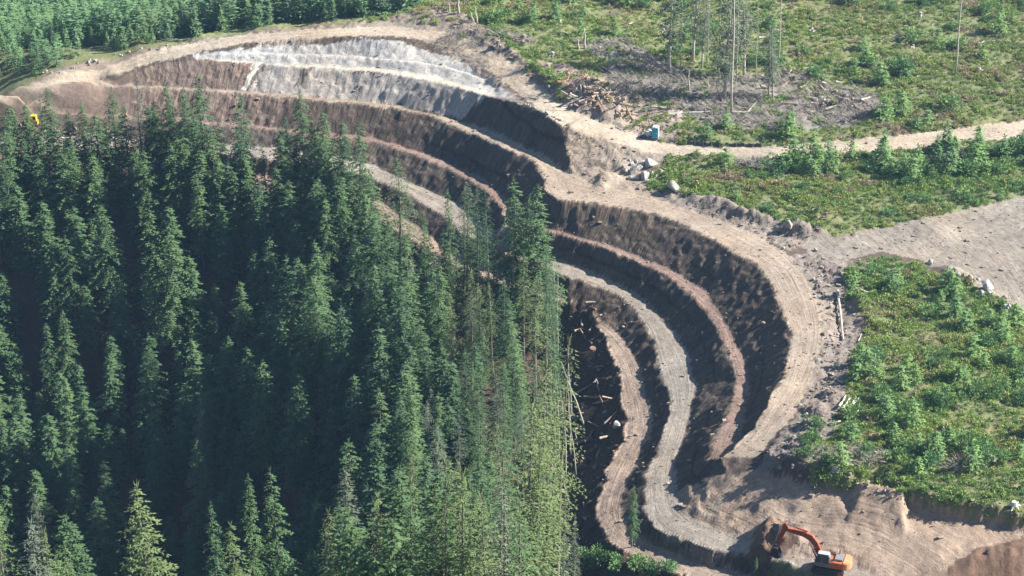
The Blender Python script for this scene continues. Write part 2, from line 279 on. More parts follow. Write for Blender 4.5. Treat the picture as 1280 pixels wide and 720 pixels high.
for q in ((70,88),(95,84),(120,79),(150,70),(80,92),(175,62)): bump(q[0],q[1],3,3,2,.5)
for q in ((748,108),(726,110),(765,130),(745,122)): bump(q[0],q[1],7,4,3.5,1.0)
bump(709,113,7.2,18,1.4,.45,-.9); bump(664,80,8.4,16,1.4,.45,-.95)
for k in range(8): bump(862+k*9, 197+k*.4, 2.6, 2.2, 1.2, .5)
bump(1230,708,-3.4,9,3.5,.7); bump(1275,702,-3.2,9,3.5,.8)
VX = np.stack([X.ravel(), Y.ravel(), Zh.ravel()], 1)
idx = np.arange(nx*ny).reshape(ny, nx)
Q = np.stack([idx[:-1, :-1], idx[:-1, 1:], idx[1:, 1:], idx[1:, :-1]], -1).reshape(-1, 4)
def mesh_from(name, verts, faces, smooth=False):
    me = bpy.data.meshes.new(name); nv = len(verts); nf, k = faces.shape
    me.vertices.add(nv); me.vertices.foreach_set('co', np.asarray(verts, np.float32).ravel())
    me.loops.add(nf*k); me.loops.foreach_set('vertex_index', faces.astype(np.int32).ravel())
    me.polygons.add(nf); me.polygons.foreach_set('loop_start', (np.arange(nf)*k).astype(np.int32))
    me.polygons.foreach_set('use_smooth', np.full(nf, smooth)); me.update(calc_edges=True)
    return me
def fattr(me, nm, v):
    a = me.attributes.new(nm, 'FLOAT', 'POINT'); a.data.foreach_set('value', np.asarray(v, np.float32).ravel())
def cattr(me, nm, v):
    a = me.attributes.new(nm, 'FLOAT_COLOR', 'POINT'); v = np.asarray(v, np.float32)
    a.data.foreach_set('color', np.concatenate([v, np.ones((len(v), 1), np.float32)], 1).ravel())
def link(name, me, parent=None, mat=None):
    o = bpy.data.objects.new(name, me); S.collection.objects.link(o)
    if parent: o.parent = parent
    if mat and me and not me.materials: me.materials.append(mat)
    return o
def tag(o, label=None, cat=None, group=None, kind=None):
    if label: o['label'] = label
    if cat: o['category'] = cat
    if group: o['group'] = group
    if kind: o['kind'] = kind
    return o
def empty(name, loc, rz, label, cat, group=None):
    o = bpy.data.objects.new(name, None); S.collection.objects.link(o); o.location = loc; o.rotation_euler = (0, 0, rz)
    o.empty_display_size = .5
    return tag(o, label, cat, group)

# ------------------------------------------------------------------ materials
def newmat(name):
    m = bpy.data.materials.new(name); m.use_nodes = True
    return m, m.node_tree, m.node_tree.nodes['Principled BSDF']
def noise(nt, scale, detail=4, vec=None, rough=.55):
    n = nt.nodes.new('ShaderNodeTexNoise'); n.inputs['Scale'].default_value = scale; n.inputs['Detail'].default_value = detail; n.inputs['Roughness'].default_value = rough
    if vec: nt.links.new(vec, n.inputs['Vector'])
    return n.outputs['Fac']
def remap(nt, v, a, b, c, d):
    n = nt.nodes.new('ShaderNodeMapRange'); nt.links.new(v, n.inputs[0])
    for i, q in enumerate((a, b, c, d)): n.inputs[i+1].default_value = q
    return n.outputs[0]
def mmath(nt, op, a, b):
    n = nt.nodes.new('ShaderNodeMath'); n.operation = op
    for i, q in enumerate((a, b)):
        if isinstance(q, (int, float)): n.inputs[i].default_value = q
        else: nt.links.new(q, n.inputs[i])
    return n.outputs[0]
def scalecol(nt, col, f):
    n = nt.nodes.new('ShaderNodeVectorMath'); n.operation = 'SCALE'; nt.links.new(col, n.inputs[0]); nt.links.new(f, n.inputs['Scale'])
    return n.outputs[0]
def simple(name, col, rough=.7, var=.25, sc=3, metal=0, bumpd=0):
    m, nt, b = newmat(name); b.inputs['Roughness'].default_value = rough; b.inputs['Metallic'].default_value = metal
    b.inputs['Specular IOR Level'].default_value = .3
    tc = nt.nodes.new('ShaderNodeTexCoord'); c = nt.nodes.new('ShaderNodeRGB'); c.outputs[0].default_value = (*col, 1)
    n = noise(nt, sc, 5, tc.outputs['Object']); f = remap(nt, n, .3, .7, 1-var, 1+var)
    nt.links.new(scalecol(nt, c.outputs[0], f), b.inputs['Base Color'])
    if bumpd:
        bp = nt.nodes.new('ShaderNodeBump'); bp.inputs['Distance'].default_value = bumpd; nt.links.new(noise(nt, sc*3, 4, tc.outputs['Object']), bp.inputs['Height']); nt.links.new(bp.outputs[0], b.inputs['Normal'])
    return m
def terrain_mat():
    m, nt, b = newmat('earth'); b.inputs['Roughness'].default_value = .95; b.inputs['Specular IOR Level'].default_value = .12
    geo = nt.nodes.new('ShaderNodeNewGeometry'); pos = geo.outputs['Position']
    def at(nm):
        a = nt.nodes.new('ShaderNodeAttribute'); a.attribute_name = nm; return a
    col = at('col').outputs['Color']; al_ = at('along').outputs['Fac']; ac_ = at('across').outputs['Fac']; st = at('steep').outputs['Fac']; rd = at('road').outputs['Fac']
    cb = nt.nodes.new('ShaderNodeCombineXYZ'); nt.links.new(mmath(nt, 'MULTIPLY', ac_, 3.2), cb.inputs[0]); nt.links.new(mmath(nt, 'MULTIPLY', al_, .09), cb.inputs[1])
    tr = noise(nt, 1, 5, cb.outputs[0], .6)
    cb2 = nt.nodes.new('ShaderNodeCombineXYZ'); nt.links.new(mmath(nt, 'MULTIPLY', al_, 1.7), cb2.inputs[0]); nt.links.new(mmath(nt, 'MULTIPLY', ac_, .22), cb2.inputs[1])
    rb = noise(nt, 1, 5, cb2.outputs[0], .6)
    n1 = noise(nt, .12, 5, pos); n2 = noise(nt, 1.3, 6, pos, .65); n3 = noise(nt, 6.5, 4, pos, .7)
    f = mmath(nt, 'MULTIPLY', remap(nt, n1, .3, .7, .82, 1.18), remap(nt, n2, .25, .75, .72, 1.28))
    f = mmath(nt, 'MULTIPLY', f, remap(nt, n3, .25, .75, .8, 1.2))
    tf = mmath(nt, 'ADD', mmath(nt, 'MULTIPLY', mmath(nt, 'SUBTRACT', remap(nt, tr, .3, .7, .74, 1.2), 1), remap(nt, noise(nt, .35, 3, pos), .4, .6, .25, 1.1)), 1)
    k = mmath(nt, 'ADD', mmath(nt, 'MULTIPLY', mmath(nt, 'SUBTRACT', tf, 1), rd), 1)
    f = mmath(nt, 'MULTIPLY', f, k)
    rf = remap(nt, rb, .3, .7, .66, 1.3)
    k2 = mmath(nt, 'ADD', mmath(nt, 'MULTIPLY', mmath(nt, 'SUBTRACT', rf, 1), st), 1)
    f = mmath(nt, 'MULTIPLY', f, k2)
    nt.links.new(scalecol(nt, col, f), b.inputs['Base Color'])
    # relief: clods, tracks, ribs
    h = mmath(nt, 'ADD', mmath(nt, 'MULTIPLY', n2, .16), mmath(nt, 'MULTIPLY', n3, .10))
    h = mmath(nt, 'ADD', h, mmath(nt, 'MULTIPLY', mmath(nt, 'MULTIPLY', tr, .13), rd))
    h = mmath(nt, 'ADD', h, mmath(nt, 'MULTIPLY', mmath(nt, 'MULTIPLY', rb, .55), st))
    bp = nt.nodes.new('ShaderNodeBump'); bp.inputs['Distance'].default_value = 1.0; bp.inputs['Strength'].default_value = .9
    nt.links.new(h, bp.inputs['Height']); nt.links.new(bp.outputs[0], b.inputs['Normal'])
    return m
me = mesh_from('ground', VX, Q, True)
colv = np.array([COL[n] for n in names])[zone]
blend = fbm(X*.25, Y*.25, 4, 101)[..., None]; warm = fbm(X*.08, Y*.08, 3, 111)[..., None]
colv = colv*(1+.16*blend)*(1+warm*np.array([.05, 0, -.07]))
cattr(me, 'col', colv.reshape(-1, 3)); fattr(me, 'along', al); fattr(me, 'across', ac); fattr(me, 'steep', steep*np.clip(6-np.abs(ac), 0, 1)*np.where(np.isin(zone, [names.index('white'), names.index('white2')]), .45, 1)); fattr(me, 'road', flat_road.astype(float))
ground = link('ground', me, None, terrain_mat()); tag(ground, kind='structure')
def hgt(x, y):
    """height of the finished ground"""
    x = np.atleast_1d(np.asarray(x, float)); y = np.atleast_1d(np.asarray(y, float))
    i = np.clip(np.searchsorted(gx, x)-1, 0, nx-2); j = np.clip(np.searchsorted(gy, y)-1, 0, ny-2)
    a = (x-gx[i])/(gx[i+1]-gx[i]); b = (y-gy[j])/(gy[j+1]-gy[j])
    return (Zh[j, i]*(1-a)+Zh[j, i+1]*a)*(1-b)+(Zh[j+1, i]*(1-a)+Zh[j+1, i+1]*a)*b
def H1(x, y): return float(hgt(x, y)[0])
def drop(px, py, h=0):
    """where the ray through a pixel meets ground + h"""
    d = np.array(ray(px, py)); t0 = 120.0
    for k in range(1600):
        t = t0+k*.4; p = d*t
        if CH+p[2] < H1(p[0], p[1])+h: break
    return (p[0], p[1], H1(p[0], p[1]))
def pxm(p): return F/proj(*p)[2]

# ------------------------------------------------------------------ vegetation meshes
def foliage_mat(name, c1, c2, var=.35, trans=.18):
    m, nt, b = newmat(name); b.inputs['Roughness'].default_value = .75; b.inputs['Specular IOR Level'].default_value = .2
    oi = nt.nodes.new('ShaderNodeObjectInfo'); geo = nt.nodes.new('ShaderNodeNewGeometry')
    at = nt.nodes.new('ShaderNodeAttribute'); at.attribute_name = 'tint'
    mx = nt.nodes.new('ShaderNodeMix'); mx.data_type = 'RGBA'; mx.inputs['A'].default_value = (*c1, 1); mx.inputs['B'].default_value = (*c2, 1)
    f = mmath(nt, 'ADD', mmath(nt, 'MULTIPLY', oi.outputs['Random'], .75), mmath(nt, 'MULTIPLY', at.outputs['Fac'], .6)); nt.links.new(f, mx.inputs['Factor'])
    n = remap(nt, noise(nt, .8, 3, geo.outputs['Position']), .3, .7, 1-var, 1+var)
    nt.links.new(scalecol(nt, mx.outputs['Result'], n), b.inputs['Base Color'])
    tr = nt.nodes.new('ShaderNodeBsdfTranslucent'); nt.links.new(scalecol(nt, mx.outputs['Result'], n), tr.inputs[0])
    ms = nt.nodes.new('ShaderNodeMixShader'); ms.inputs[0].default_value = trans
    nt.links.new(b.outputs[0], ms.inputs[1]); nt.links.new(tr.outputs[0], ms.inputs[2]); nt.links.new(ms.outputs[0], nt.nodes['Material Output'].inputs[0])
    return m
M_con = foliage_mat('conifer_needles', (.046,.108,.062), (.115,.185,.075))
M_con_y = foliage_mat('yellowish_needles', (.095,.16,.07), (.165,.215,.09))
M_con_g = foliage_mat('grey_green_needles', (.11,.15,.11), (.16,.19,.13))
M_young = foliage_mat('plantation_needles', (.11,.22,.125), (.19,.31,.13))
M_bush = foliage_mat('bush_leaves', (.10,.215,.10), (.20,.32,.105))
M_bark = simple('bark', (.19,.16,.14), .9, .3, 2)
M_pale = simple('pale_dead_wood', (.44,.40,.35), .85, .25, 2)
M_wood = simple('weathered_wood', (.29,.235,.19), .85, .4, 1.3)
M_red = simple('torn_red_wood', (.28,.175,.12), .9, .4, 1.5)
M_white = simple('peeled_log_wood', (.66,.61,.52), .8, .15, 2)
M_rock = simple('granite', (.40,.385,.36), .9, .3, 1.2, bumpd=.05)
M_rockd = simple('brown_rock', (.33,.27,.225), .9, .3, 1.2, bumpd=.05)

class Leaves:
    def __init__(s): s.v = []; s.t = []
    def kite(s, p, d, n, l, w, tint):
        """a narrow spray: quad base-side-tip-side"""
        sd = np.cross(d, n); q = np.linalg.norm(sd); sd = sd/(q+1e-9)
        s.v += [p, p+d*l*.45+sd*w*.5, p+d*l, p+d*l*.45-sd*w*.5]; s.t += [tint]*4
    def mesh(s, name, mat):
        v = np.array(s.v); me = mesh_from(name, v, np.arange(len(v)).reshape(-1, 4)); fattr(me, 'tint', s.t); me.materials.append(mat); return me
def tube(path, rad, n=6):
    """tapered tube through points"""
    vs = []; fs = []; path = [np.array(p, float) for p in path]
    for i, p in enumerate(path):
        d = path[min(i+1, len(path)-1)]-path[max(i-1, 0)]; d = d/(np.linalg.norm(d)+1e-9)
        a = np.cross(d, (0, 0, 1) if abs(d[2]) < .9 else (1, 0, 0)); a /= np.linalg.norm(a); b = np.cross(d, a)
        for k in range(n):
            t = 2*math.pi*k/n; vs.append(p+(a*math.cos(t)+b*math.sin(t))*rad[i])
    for i in range(len(path)-1):
        for k in range(n): fs.append((i*n+k, i*n+(k+1) % n, (i+1)*n+(k+1) % n, (i+1)*n+k))
    c0 = len(vs); vs.append(path[0]); vs.append(path[-1]); m = (len(path)-1)*n
    for k in range(n):
        fs.append((c0, (k+1) % n, k, c0)); fs.append((c0+1, m+k, m+(k+1) % n, c0+1))
    return vs, fs
class MB:
    def __init__(s): s.v = []; s.f = []
    def add(s, vs, fs):
        b = len(s.v); s.v += [tuple(v) for v in vs]
        for f in fs:
            g = []
            for i in f:
                if b+i not in g: g.append(b+i)
            s.f.append(tuple(g))
        return s
    def tube(s, path, rad, n=6): return s.add(*tube(path, rad, n))
    def box(s, x0, x1, y0, y1, z0, z1, M=None):
        v = [(x, y, z) for z in (z0, z1) for y in (y0, y1) for x in (x0, x1)]
        if M is not None: v = [tuple(M @ Vector(q)) for q in v]
        return s.add(v, [(0,2,3,1),(4,5,7,6),(0,1,5,4),(2,6,7,3),(0,4,6,2),(1,3,7,5)])
    def prism(s, prof, y0, y1, M=None):
        """x-z profile extruded along y"""
        n = len(prof); v = [(p[0], y0, p[1]) for p in prof]+[(p[0], y1, p[1]) for p in prof]
        if M is not None: v = [tuple(M @ Vector(q)) for q in v]
        return s.add(v, [tuple(range(n)), tuple(range(2*n-1, n-1, -1))]+[(i, i+n, (i+1) % n+n, (i+1) % n) for i in range(n)])
    def mesh(s, name, mat, smooth=False, bevel=0):
        me = bpy.data.meshes.new(name); me.from_pydata(s.v, [], s.f); me.update()
        import bmesh
        bm = bmesh.new(); bm.from_mesh(me); bmesh.ops.recalc_face_normals(bm, faces=bm.faces)
        if bevel: bmesh.ops.bevel(bm, geom=[e for e in bm.edges if e.calc_face_angle(0) > .5], offset=bevel, segments=2, affect='EDGES', clamp_overlap=True)
        bm.to_mesh(me); bm.free(); me.materials.append(mat)
        if smooth: me.polygons.foreach_set('use_smooth', [True]*len(me.polygons))
        return me
def conifer(h, R0, cb, seed, mat, dens=1.0, power=.85, spray=.75, gap=0.0, droop=.35, wide=.26):
    """crown mesh and trunk mesh; h height, R0 crown radius, cb crown base fraction"""
    r = random.Random(seed); Lv = Leaves(); T = MB()
    lean = (r.uniform(-.02, .02), r.uniform(-.02, .02)); cx = lambda z: np.array((lean[0]*z+.12*math.sin(z*.3+seed), lean[1]*z, z))
    zs = [h*t for t in (0, .15, .35, .55, .75, .9, 1)]
    T.tube([cx(z)-np.array((0, 0, 1.5 if z == 0 else 0)) for z in zs], [h*.0125*(1-z/h)**1.15+.015 for z in zs], 7)
    z = h*cb
    while z < h*.985:
        t = (z-h*cb)/(h*(1-cb)); env = R0*((1-t)**power)*(.55+.45*min(1, t*5)) + .12
        nb = max(3, int((4+3*(1-t))*dens))
        for k in range(nb):
            a = r.uniform(0, 2*math.pi); ln = env*r.uniform(.55, 1.15)
            if r.random() < gap: continue
            dirh = np.array((math.cos(a), math.sin(a), 0)); side = np.array((-math.sin(a), math.cos(a), 0))
            rise = r.uniform(.05, .35)*(.5+t); n = max(2, int(ln/.34)); p0 = cx(z+r.uniform(-.25, .25)); tb = r.random()*.5
            for i in range(n):
                s_ = (i+.6)/n; q = p0+dirh*ln*s_+np.array((0, 0, ln*(rise*s_-droop*s_*s_*1.6)))
                if s_ < .25 and ln > 1.2 and r.random() < .5: continue
                wl = spray*(1-.45*s_)*min(1, .45+ln*.3)*r.uniform(.7, 1.2)
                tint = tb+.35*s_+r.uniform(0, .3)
                for sg in (-1, 1):
                    d = dirh*r.uniform(.45, .8)+side*sg*r.uniform(.6, 1)+np.array((0, 0, r.uniform(-.45, .02))); d /= np.linalg.norm(d)
                    nn = np.array((r.uniform(-.4, .4), r.uniform(-.4, .4), 1)); Lv.kite(q, d, nn, wl, wide*r.uniform(.7, 1.3), tint)
                if i % 2 == 0:
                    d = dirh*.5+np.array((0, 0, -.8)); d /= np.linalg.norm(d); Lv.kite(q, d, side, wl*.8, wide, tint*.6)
            d = dirh+np.array((0, 0, -.25)); d /= np.linalg.norm(d); q = p0+dirh*ln*.9+np.array((0, 0, ln*(rise*.9-droop*1.3)))
            Lv.kite(q, d, np.array((0, 0, 1.)), spray*.7, wide, tb+.6)
        z += r.uniform(.34, .52)*(1.25-.35*t)*(h/26)**.3
    for k in range(5):
        a = k*1.3; Lv.kite(cx(h*.975), np.array((math.cos(a)*.25, math.sin(a)*.25, 1.)), np.array((math.sin(a), -math.cos(a), 0.)), h*.03+.3, .12, .8)
    # dead twigs on the bare stem
    if cb > .2:
        z = h*.12
        while z < h*(cb+.1):
            a = r.uniform(0, 6.28); ln = r.uniform(.6, 2.0); p = cx(z); T.tube([p, p+np.array((math.cos(a)*ln, math.sin(a)*ln, -.25*ln))], [.035, .012], 3); z += r.uniform(.3, .7)
    return Lv.mesh('crown', mat), T.mesh('trunk', M_bark, True)
def make_tree(kind, spec, loc, sc, rz, label, cat, group, tilt=(0, 0)):
    crown, trunk = spec
    e = empty(kind, (loc[0], loc[1], loc[2]-.3), rz, label, cat, group); e.scale = (sc[0], sc[0], sc[1]); e.rotation_euler = (tilt[0], tilt[1], rz)
    o = bpy.data.objects.new('crown', crown); S.collection.objects.link(o); o.parent = e
    o = bpy.data.objects.new('trunk', trunk); S.collection.objects.link(o); o.parent = e
    return e
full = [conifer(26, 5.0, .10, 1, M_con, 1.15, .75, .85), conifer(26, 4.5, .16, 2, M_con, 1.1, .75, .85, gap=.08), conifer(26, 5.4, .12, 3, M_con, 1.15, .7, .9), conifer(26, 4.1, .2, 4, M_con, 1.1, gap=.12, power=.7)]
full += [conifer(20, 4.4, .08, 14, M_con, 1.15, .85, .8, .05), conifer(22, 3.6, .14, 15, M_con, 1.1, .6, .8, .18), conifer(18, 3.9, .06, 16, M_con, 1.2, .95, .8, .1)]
FH = {id(q): h_ for q, h_ in zip(full, (26, 26, 26, 26, 20, 22, 18))}
edge = [conifer(28, 3.2, .42, 5, M_con, 1.5, .65, .5, .12, .38, .125), conifer(28, 2.9, .46, 6, M_con_y, 1.4, .6, .5, .18, .42, .12), conifer(28, 3.0, .36, 7, M_con, 1.4, .65, .5, .18, .38, .125), conifer(28, 2.6, .55, 8, M_con_g, 1.3, .6, .5, .25, .38, .12)]
nearc = [conifer(24, 5.6, .08, 9, M_con_y, 1.9, .95, .62, .2, .55, .15), conifer(24, 5.2, .1, 10, M_con_y, 1.7, .95, .6, .24, .55, .15)]
lightc = [conifer(26, 4.2, .14, 12, M_con_y, 1.7, .8, .52, .12, .42, .12), conifer(26, 3.7, .18, 13, M_con_g, 1.6, .8, .52, .12, .38, .12)]

# ------------------------------------------------------------------ the big forest
canopy = [(-60,118),(30,120),(48,125),(75,130),(100,135),(125,122),(150,104),(170,98),(205,110),(230,118),(248,104),(262,150),(285,150),(298,128),(312,180),(355,190),(372,130),(388,118),(398,145),(420,150),(440,165),(455,200),(462,250),(490,262),(500,218),(515,262),(560,285),(600,240),(612,265),(628,250),(638,290),(645,245),(668,240),(688,262),(694,330),(702,400),(712,430),(716,520),(706,560),(700,610),(716,650),(728,690),(730,760),(640,800),(-60,800)]
canopy = np.array([(a, b, 0) for a, b in canopy])
def top_solve(px, py, h):
    return drop(px, py, h)
used = []
def ok_space(x, y, r): return all((x-a)**2+(y-b)**2 > r*r for a, b in used)
GF_left = 'conifers of the old forest bordering the left bench'
ntree = 0
def zone_label(px, py, lit_hint=None):
    """where in the photo a crown tip stands -> label and group"""
    if py < 215 and px < 460: return ('tall green conifer in the row standing against the reddish earth slope', 'tall conifers in front of the reddish slope')
    if px < 215 and py < 500: return ('sunlit blue green conifer on the left bank of the ravine', 'conifers on the left bank of the ravine')
    if px > 440 and py < 400: return ('green conifer near the tan bench in the upper middle of the forest', 'conifers below the middle benches')
    if px > 570 and py >= 400: return ('sunlit conifer in the band along the right edge of the forest', 'conifers on the right forest edge')
    if py > 570: return ('sunlit conifer in the foreground belt along the bottom of the forest', 'foreground conifers')
    return ('dark conifer down in the deep shade of the ravine', 'shaded conifers in the ravine')
key = [ # top px, py, height, spec, width scale
 (170,92,25,lightc[1],1.0),(207,103,21,full[1],.9),(226,106,20,full[0],.9),(248,90,26,full[3],1.0),(62,110,18,full[1],1.0),(48,119,9,full[3],.7),(138,107,19,full[3],1.0),(101,127,17,full[0],1.0),(28,128,18,full[0],1.0),(5,135,20,full[2],1.0),
 (298,117,21,full[1],.95),(378,113,22,full[3],1.0),(358,145,16,full[1],.9),(402,137,20,full[2],1.0),(425,150,22,full[0],1.0),(447,155,24,full[3],.9),(330,175,18,full[3],.8),(388,150,20,full[0],.9),
 (500,196,30,edge[0],1.2),(563,238,20,full[3],.6),(583,225,26,edge[0],.95),(595,232,26,edge[2],.9),(612,240,24,edge[2],.8),(578,232,24,edge[3],.9),(530,262,14,full[3],.7),
 (648,228,29,full[3],1.0),(672,229,29,full[1],.95),(660,242,26,edge[0],1.0),(640,262,26,edge[2],1),(684,285,28,edge[0],1.0),(690,318,29,edge[2],1.0),(693,352,30,edge[0],1.0),(694,385,30,edge[0],1.05),(694,420,31,edge[1],1.05),(684,452,31,edge[1],1.1),(676,480,30,edge[0],1.0),(680,402,31,edge[1],1.1),(668,440,31,edge[2],1.1),
 (655,500,29,edge[1],1.1),(672,520,28,edge[1],1.0),(640,540,28,edge[2],1.0),(706,612,15,lightc[1],1.0),(718,640,12,lightc[1],.9),
 (512,300,26,full[1],.8),(440,290,24,full[0],1),(470,330,22,full[1],1),(500,345,24,full[2],.9),(545,330,22,full[3],1),(430,380,23,full[0],.9),(395,345,22,full[2],1.1),(445,470,22,full[1],1),(370,470,22,full[2],1),(328,450,22,full[0],1),(188,340,18,full[1],.9),(80,388,18,full[0],.9),(55,405,18,full[1],.9),(345,580,18,full[3],.7),(310,590,16,full[3],.6),(265,625,16,full[3],.6),
 (175,597,20,nearc[0],1.1),(291,650,18,nearc[1],1.0),(405,640,22,lightc[0],.8),(350,690,18,full[3],.6),(505,593,26,lightc[0],1.0),(543,573,27,edge[1],1.15),(583,585,27,lightc[0],1.0),(610,620,26,edge[1],1.0),(465,620,24,lightc[0],1),(435,640,24,full[0],1),(35,648,24,lightc[1],1.0),(2,635,24,lightc[0],1.0),(82,676,22,nearc[1],.6),(60,662,22,lightc[0],.8),
 (560,600,26,edge[0],1),(628,585,27,edge[3],1),(650,610,25,edge[2],1),(685,620,18,full[1],.8),(485,650,24,full[1],1)]
special = {(175,597): ('yellow green conifer with curled drooping tip, nearest of the trees at bottom left','conifer'),
 (291,650): ('pale yellow green conifer tip right of the curled one at bottom left','conifer'),
 (48,119): ('small dark conifer in front of the reddish slope above the yellow machine','conifer'),
 (170,92): ('tallest thin crowned conifer of the row against the reddish slope','conifer'),
 (500,196): ('tall conifer standing alone before the tan middle bench with long bare stem','conifer'),
 (706,612): ('grey green half bare conifer at the foot of the debris pit','conifer')}
key.sort(key=lambda k: -k[1])
for (px, py, h, spec, wsc) in key:
    p = top_solve(px, py, h)
    if spec in nearc and px > 100:
        dr = ray(px, py); k_ = 150/dr[1]; p = (dr[0]*k_, 150.0, H1(dr[0]*k_, 150)); h = CH+dr[2]*k_-p[2]
    h0 = 28 if spec in edge else (24 if spec in nearc else FH.get(id(spec), 26))
    used.append((p[0], p[1])); sz = h/h0
    kk = (px, py)
    if kk in special: lab, grp = special[kk][0], None
    else: lab, grp = zone_label(px, py)
    make_tree('conifer_tree', spec, p, (sz*wsc*(.72 if px > 655 and py > 270 else 1.15), sz), random.uniform(0, 6), lab, 'conifer', grp, (random.uniform(-.02, .02), random.uniform(-.02, .02)))
    ntree += 1
# the dense row in front of the left benches
r2 = random.Random(77)
for k in range(190):
    px = r2.uniform(-10, 462); lim = np.interp(px, [0, 60, 120, 180, 250, 300, 390, 440, 465], [130, 128, 125, 112, 118, 150, 150, 165, 200])
    py = lim+r2.uniform(6, 75); h = r2.uniform(14, 20); p = top_solve(px, py, h)
    d0 = dist_line(np.array([p[0]]), np.array([p[1]]), D_in)[0][0]
    if ntree > 190: break
    if d0 < 1.5 or not ok_space(p[0], p[1], 2.0) or p[1] < 350: continue
    used.append((p[0], p[1])); sp = r2.choice(full); sz = h/FH[id(sp)]; lab, grp = zone_label(px, py)
    make_tree('conifer_tree', sp, p, (sz*1.4, sz), r2.uniform(0, 6), lab, 'conifer', grp, (r2.uniform(-.03, .03), r2.uniform(-.03, .03))); ntree += 1
# the other trees of the forest
cand = []
for gy_ in np.arange(150, 400, 4.2):
    for gx_ in np.arange(-112, 16, 4.6):
        x = gx_+random.uniform(-2, 2); y = gy_+random.uniform(-2, 2); cand.append((x, y))
cx_ = np.array([c[0] for c in cand]); cy_ = np.array([c[1] for c in cand])
dd, _, _, _ = dist_line(cx_, cy_, E_in); keep = inpoly(cx_, cy_, low) & (dd > 5); hh = hgt(cx_, cy_)
rest = []
for i in np.nonzero(keep)[0]:
    x, y, z = cx_[i], cy_[i], hh[i]; h = random.uniform(15, 22)
    if x > 6 and y > 250: continue
    near = z > -45 and y < 226
    if y < 232 and x > -10: h = random.uniform(16, 22)
    px, py, dep = proj(x, y, z+h)
    if px < 500 and py > 262: h = random.uniform(11, 17) if random.random() < .85 else random.uniform(18, 24); px, py, dep = proj(x, y, z+h)
    if px < -70 or px > 760 or py > 800 or py < 60: continue
    t = 0
    while not inpoly(np.array([px]), np.array([py]), canopy)[0] and t < 4:
        h *= .82; px, py, dep = proj(x, y, z+h); t += 1
    if not inpoly(np.array([px]), np.array([py]), canopy)[0]: continue
    if py > 430 and px > 655: continue
    if near and not ((px < 92 and py > 642) or (px > 425 and py > 580)): continue
    if h < 9 or not ok_space(x, y, 3.1): continue
    rest.append((h/dep*(1.0 if py < 740 else .2), x, y, z, h, px, py)); used.append((x, y))
rest.sort(reverse=True); n_ind = 300-ntree
def pick(px, py):
    r = random.random()
    if px > 560: return random.choice(edge+[full[1], lightc[0]])
    if py > 560: return random.choice(lightc+full)
    if r < .12: return lightc[1]
    return random.choice(full)
for (q, x, y, z, h, px, py) in rest[:n_ind]:
    sp = pick(px, py); sz = h/(28 if sp in edge else FH.get(id(sp), 26)); ws = random.uniform(1.0, 1.4)
    lab, grp = zone_label(px, py)
    make_tree('conifer_tree', sp, (x, y, z), (sz*ws, sz), random.uniform(0, 6), lab, 'conifer', grp, (random.uniform(-.03, .03), random.uniform(-.03, .03)))
print('forest trees', ntree, 'individual extra', min(n_ind, len(rest)), 'rest', max(0, len(rest)-n_ind))

def joined(name, mat, variants, places, label, cat, tints=None):
    """one mesh of many small plants; variants = list of (verts, tint); place = (x, y, z, sx, sz, rot, variant, tint)"""
    VV = []; TT = []
    for (x, y, z, sx, sz, rot, k, ti) in places:
        v, t = variants[k % len(variants)]; c, s = math.cos(rot), math.sin(rot)
        VV.append(np.stack([(v[:, 0]*c-v[:, 1]*s)*sx+x, (v[:, 0]*s+v[:, 1]*c)*sx+y, v[:, 2]*sz+z], 1)); TT.append(t*.5+ti)
    v = np.concatenate(VV).astype(np.float32); me = mesh_from(name, v, np.arange(len(v)).reshape(-1, 4)); fattr(me, 'tint', np.concatenate(TT))
    me.materials.append(mat); o = link(name, me); return tag(o, label, cat, None, 'stuff')
if len(rest) > n_ind:
    mm = conifer(26, 4.6, .1, 77, M_con, .9, .7, 1.1, .1, .35, .42)[0]; v = np.empty(len(mm.vertices)*3, np.float32); mm.vertices.foreach_get('co', v); v = v.reshape(-1, 3)
    t = np.empty(len(mm.vertices), np.float32); mm.attributes['tint'].data.foreach_get('value', t)
    joined('distant_conifers', M_con, [(v, t)], [(x, y, z, h/26*1.35, h/26, random.uniform(0, 6), 0, random.uniform(0, .3)) for (q, x, y, z, h, px, py) in rest[n_ind:n_ind+420]], 'dark mass of further conifers filling the ravine forest', 'conifers')

# ------------------------------------------------------------------ young plantation behind the road, top left
def small_conifer(seed, h=8.0, R0=1.9, nb=4, mat=None):
    r = random.Random(seed); Lv = Leaves(); z = .6
    while z < h:
        t = z/h; env = R0*(1-t)**.8+.1
        for k in range(nb):
            a = r.uniform(0, 6.28); ln = env*r.uniform(.7, 1.15); dh = np.array((math.cos(a), math.sin(a), 0.)); sd_ = np.array((-math.sin(a), math.cos(a), 0.))
            for i in range(2):
                q = np.array((0, 0, z))+dh*ln*(.3+.4*i); 
                for sg in (-1, 1):
                    d = dh*.8+sd_*sg*.8+np.array((0, 0, r.uniform(-.3, .2))); d /= np.linalg.norm(d)
                    Lv.kite(q, d, np.array((r.uniform(-.5, .5), r.uniform(-.5, .5), 1.)), ln*.5+.2, .34, .3*r.random()+.4*t)
        z += .5
    Lv.kite(np.array((0, 0, h-.3)), np.array((0, 0, 1.)), np.array((1., 0, 0)), .9, .2, .8)
    v = np.array(Lv.v); return v, np.array(Lv.t), Lv
sm = [small_conifer(s, R0=r0) for s, r0 in ((1, 1.8), (2, 2.2), (3, 1.6), (4, 2.0))]
front = []; back = []
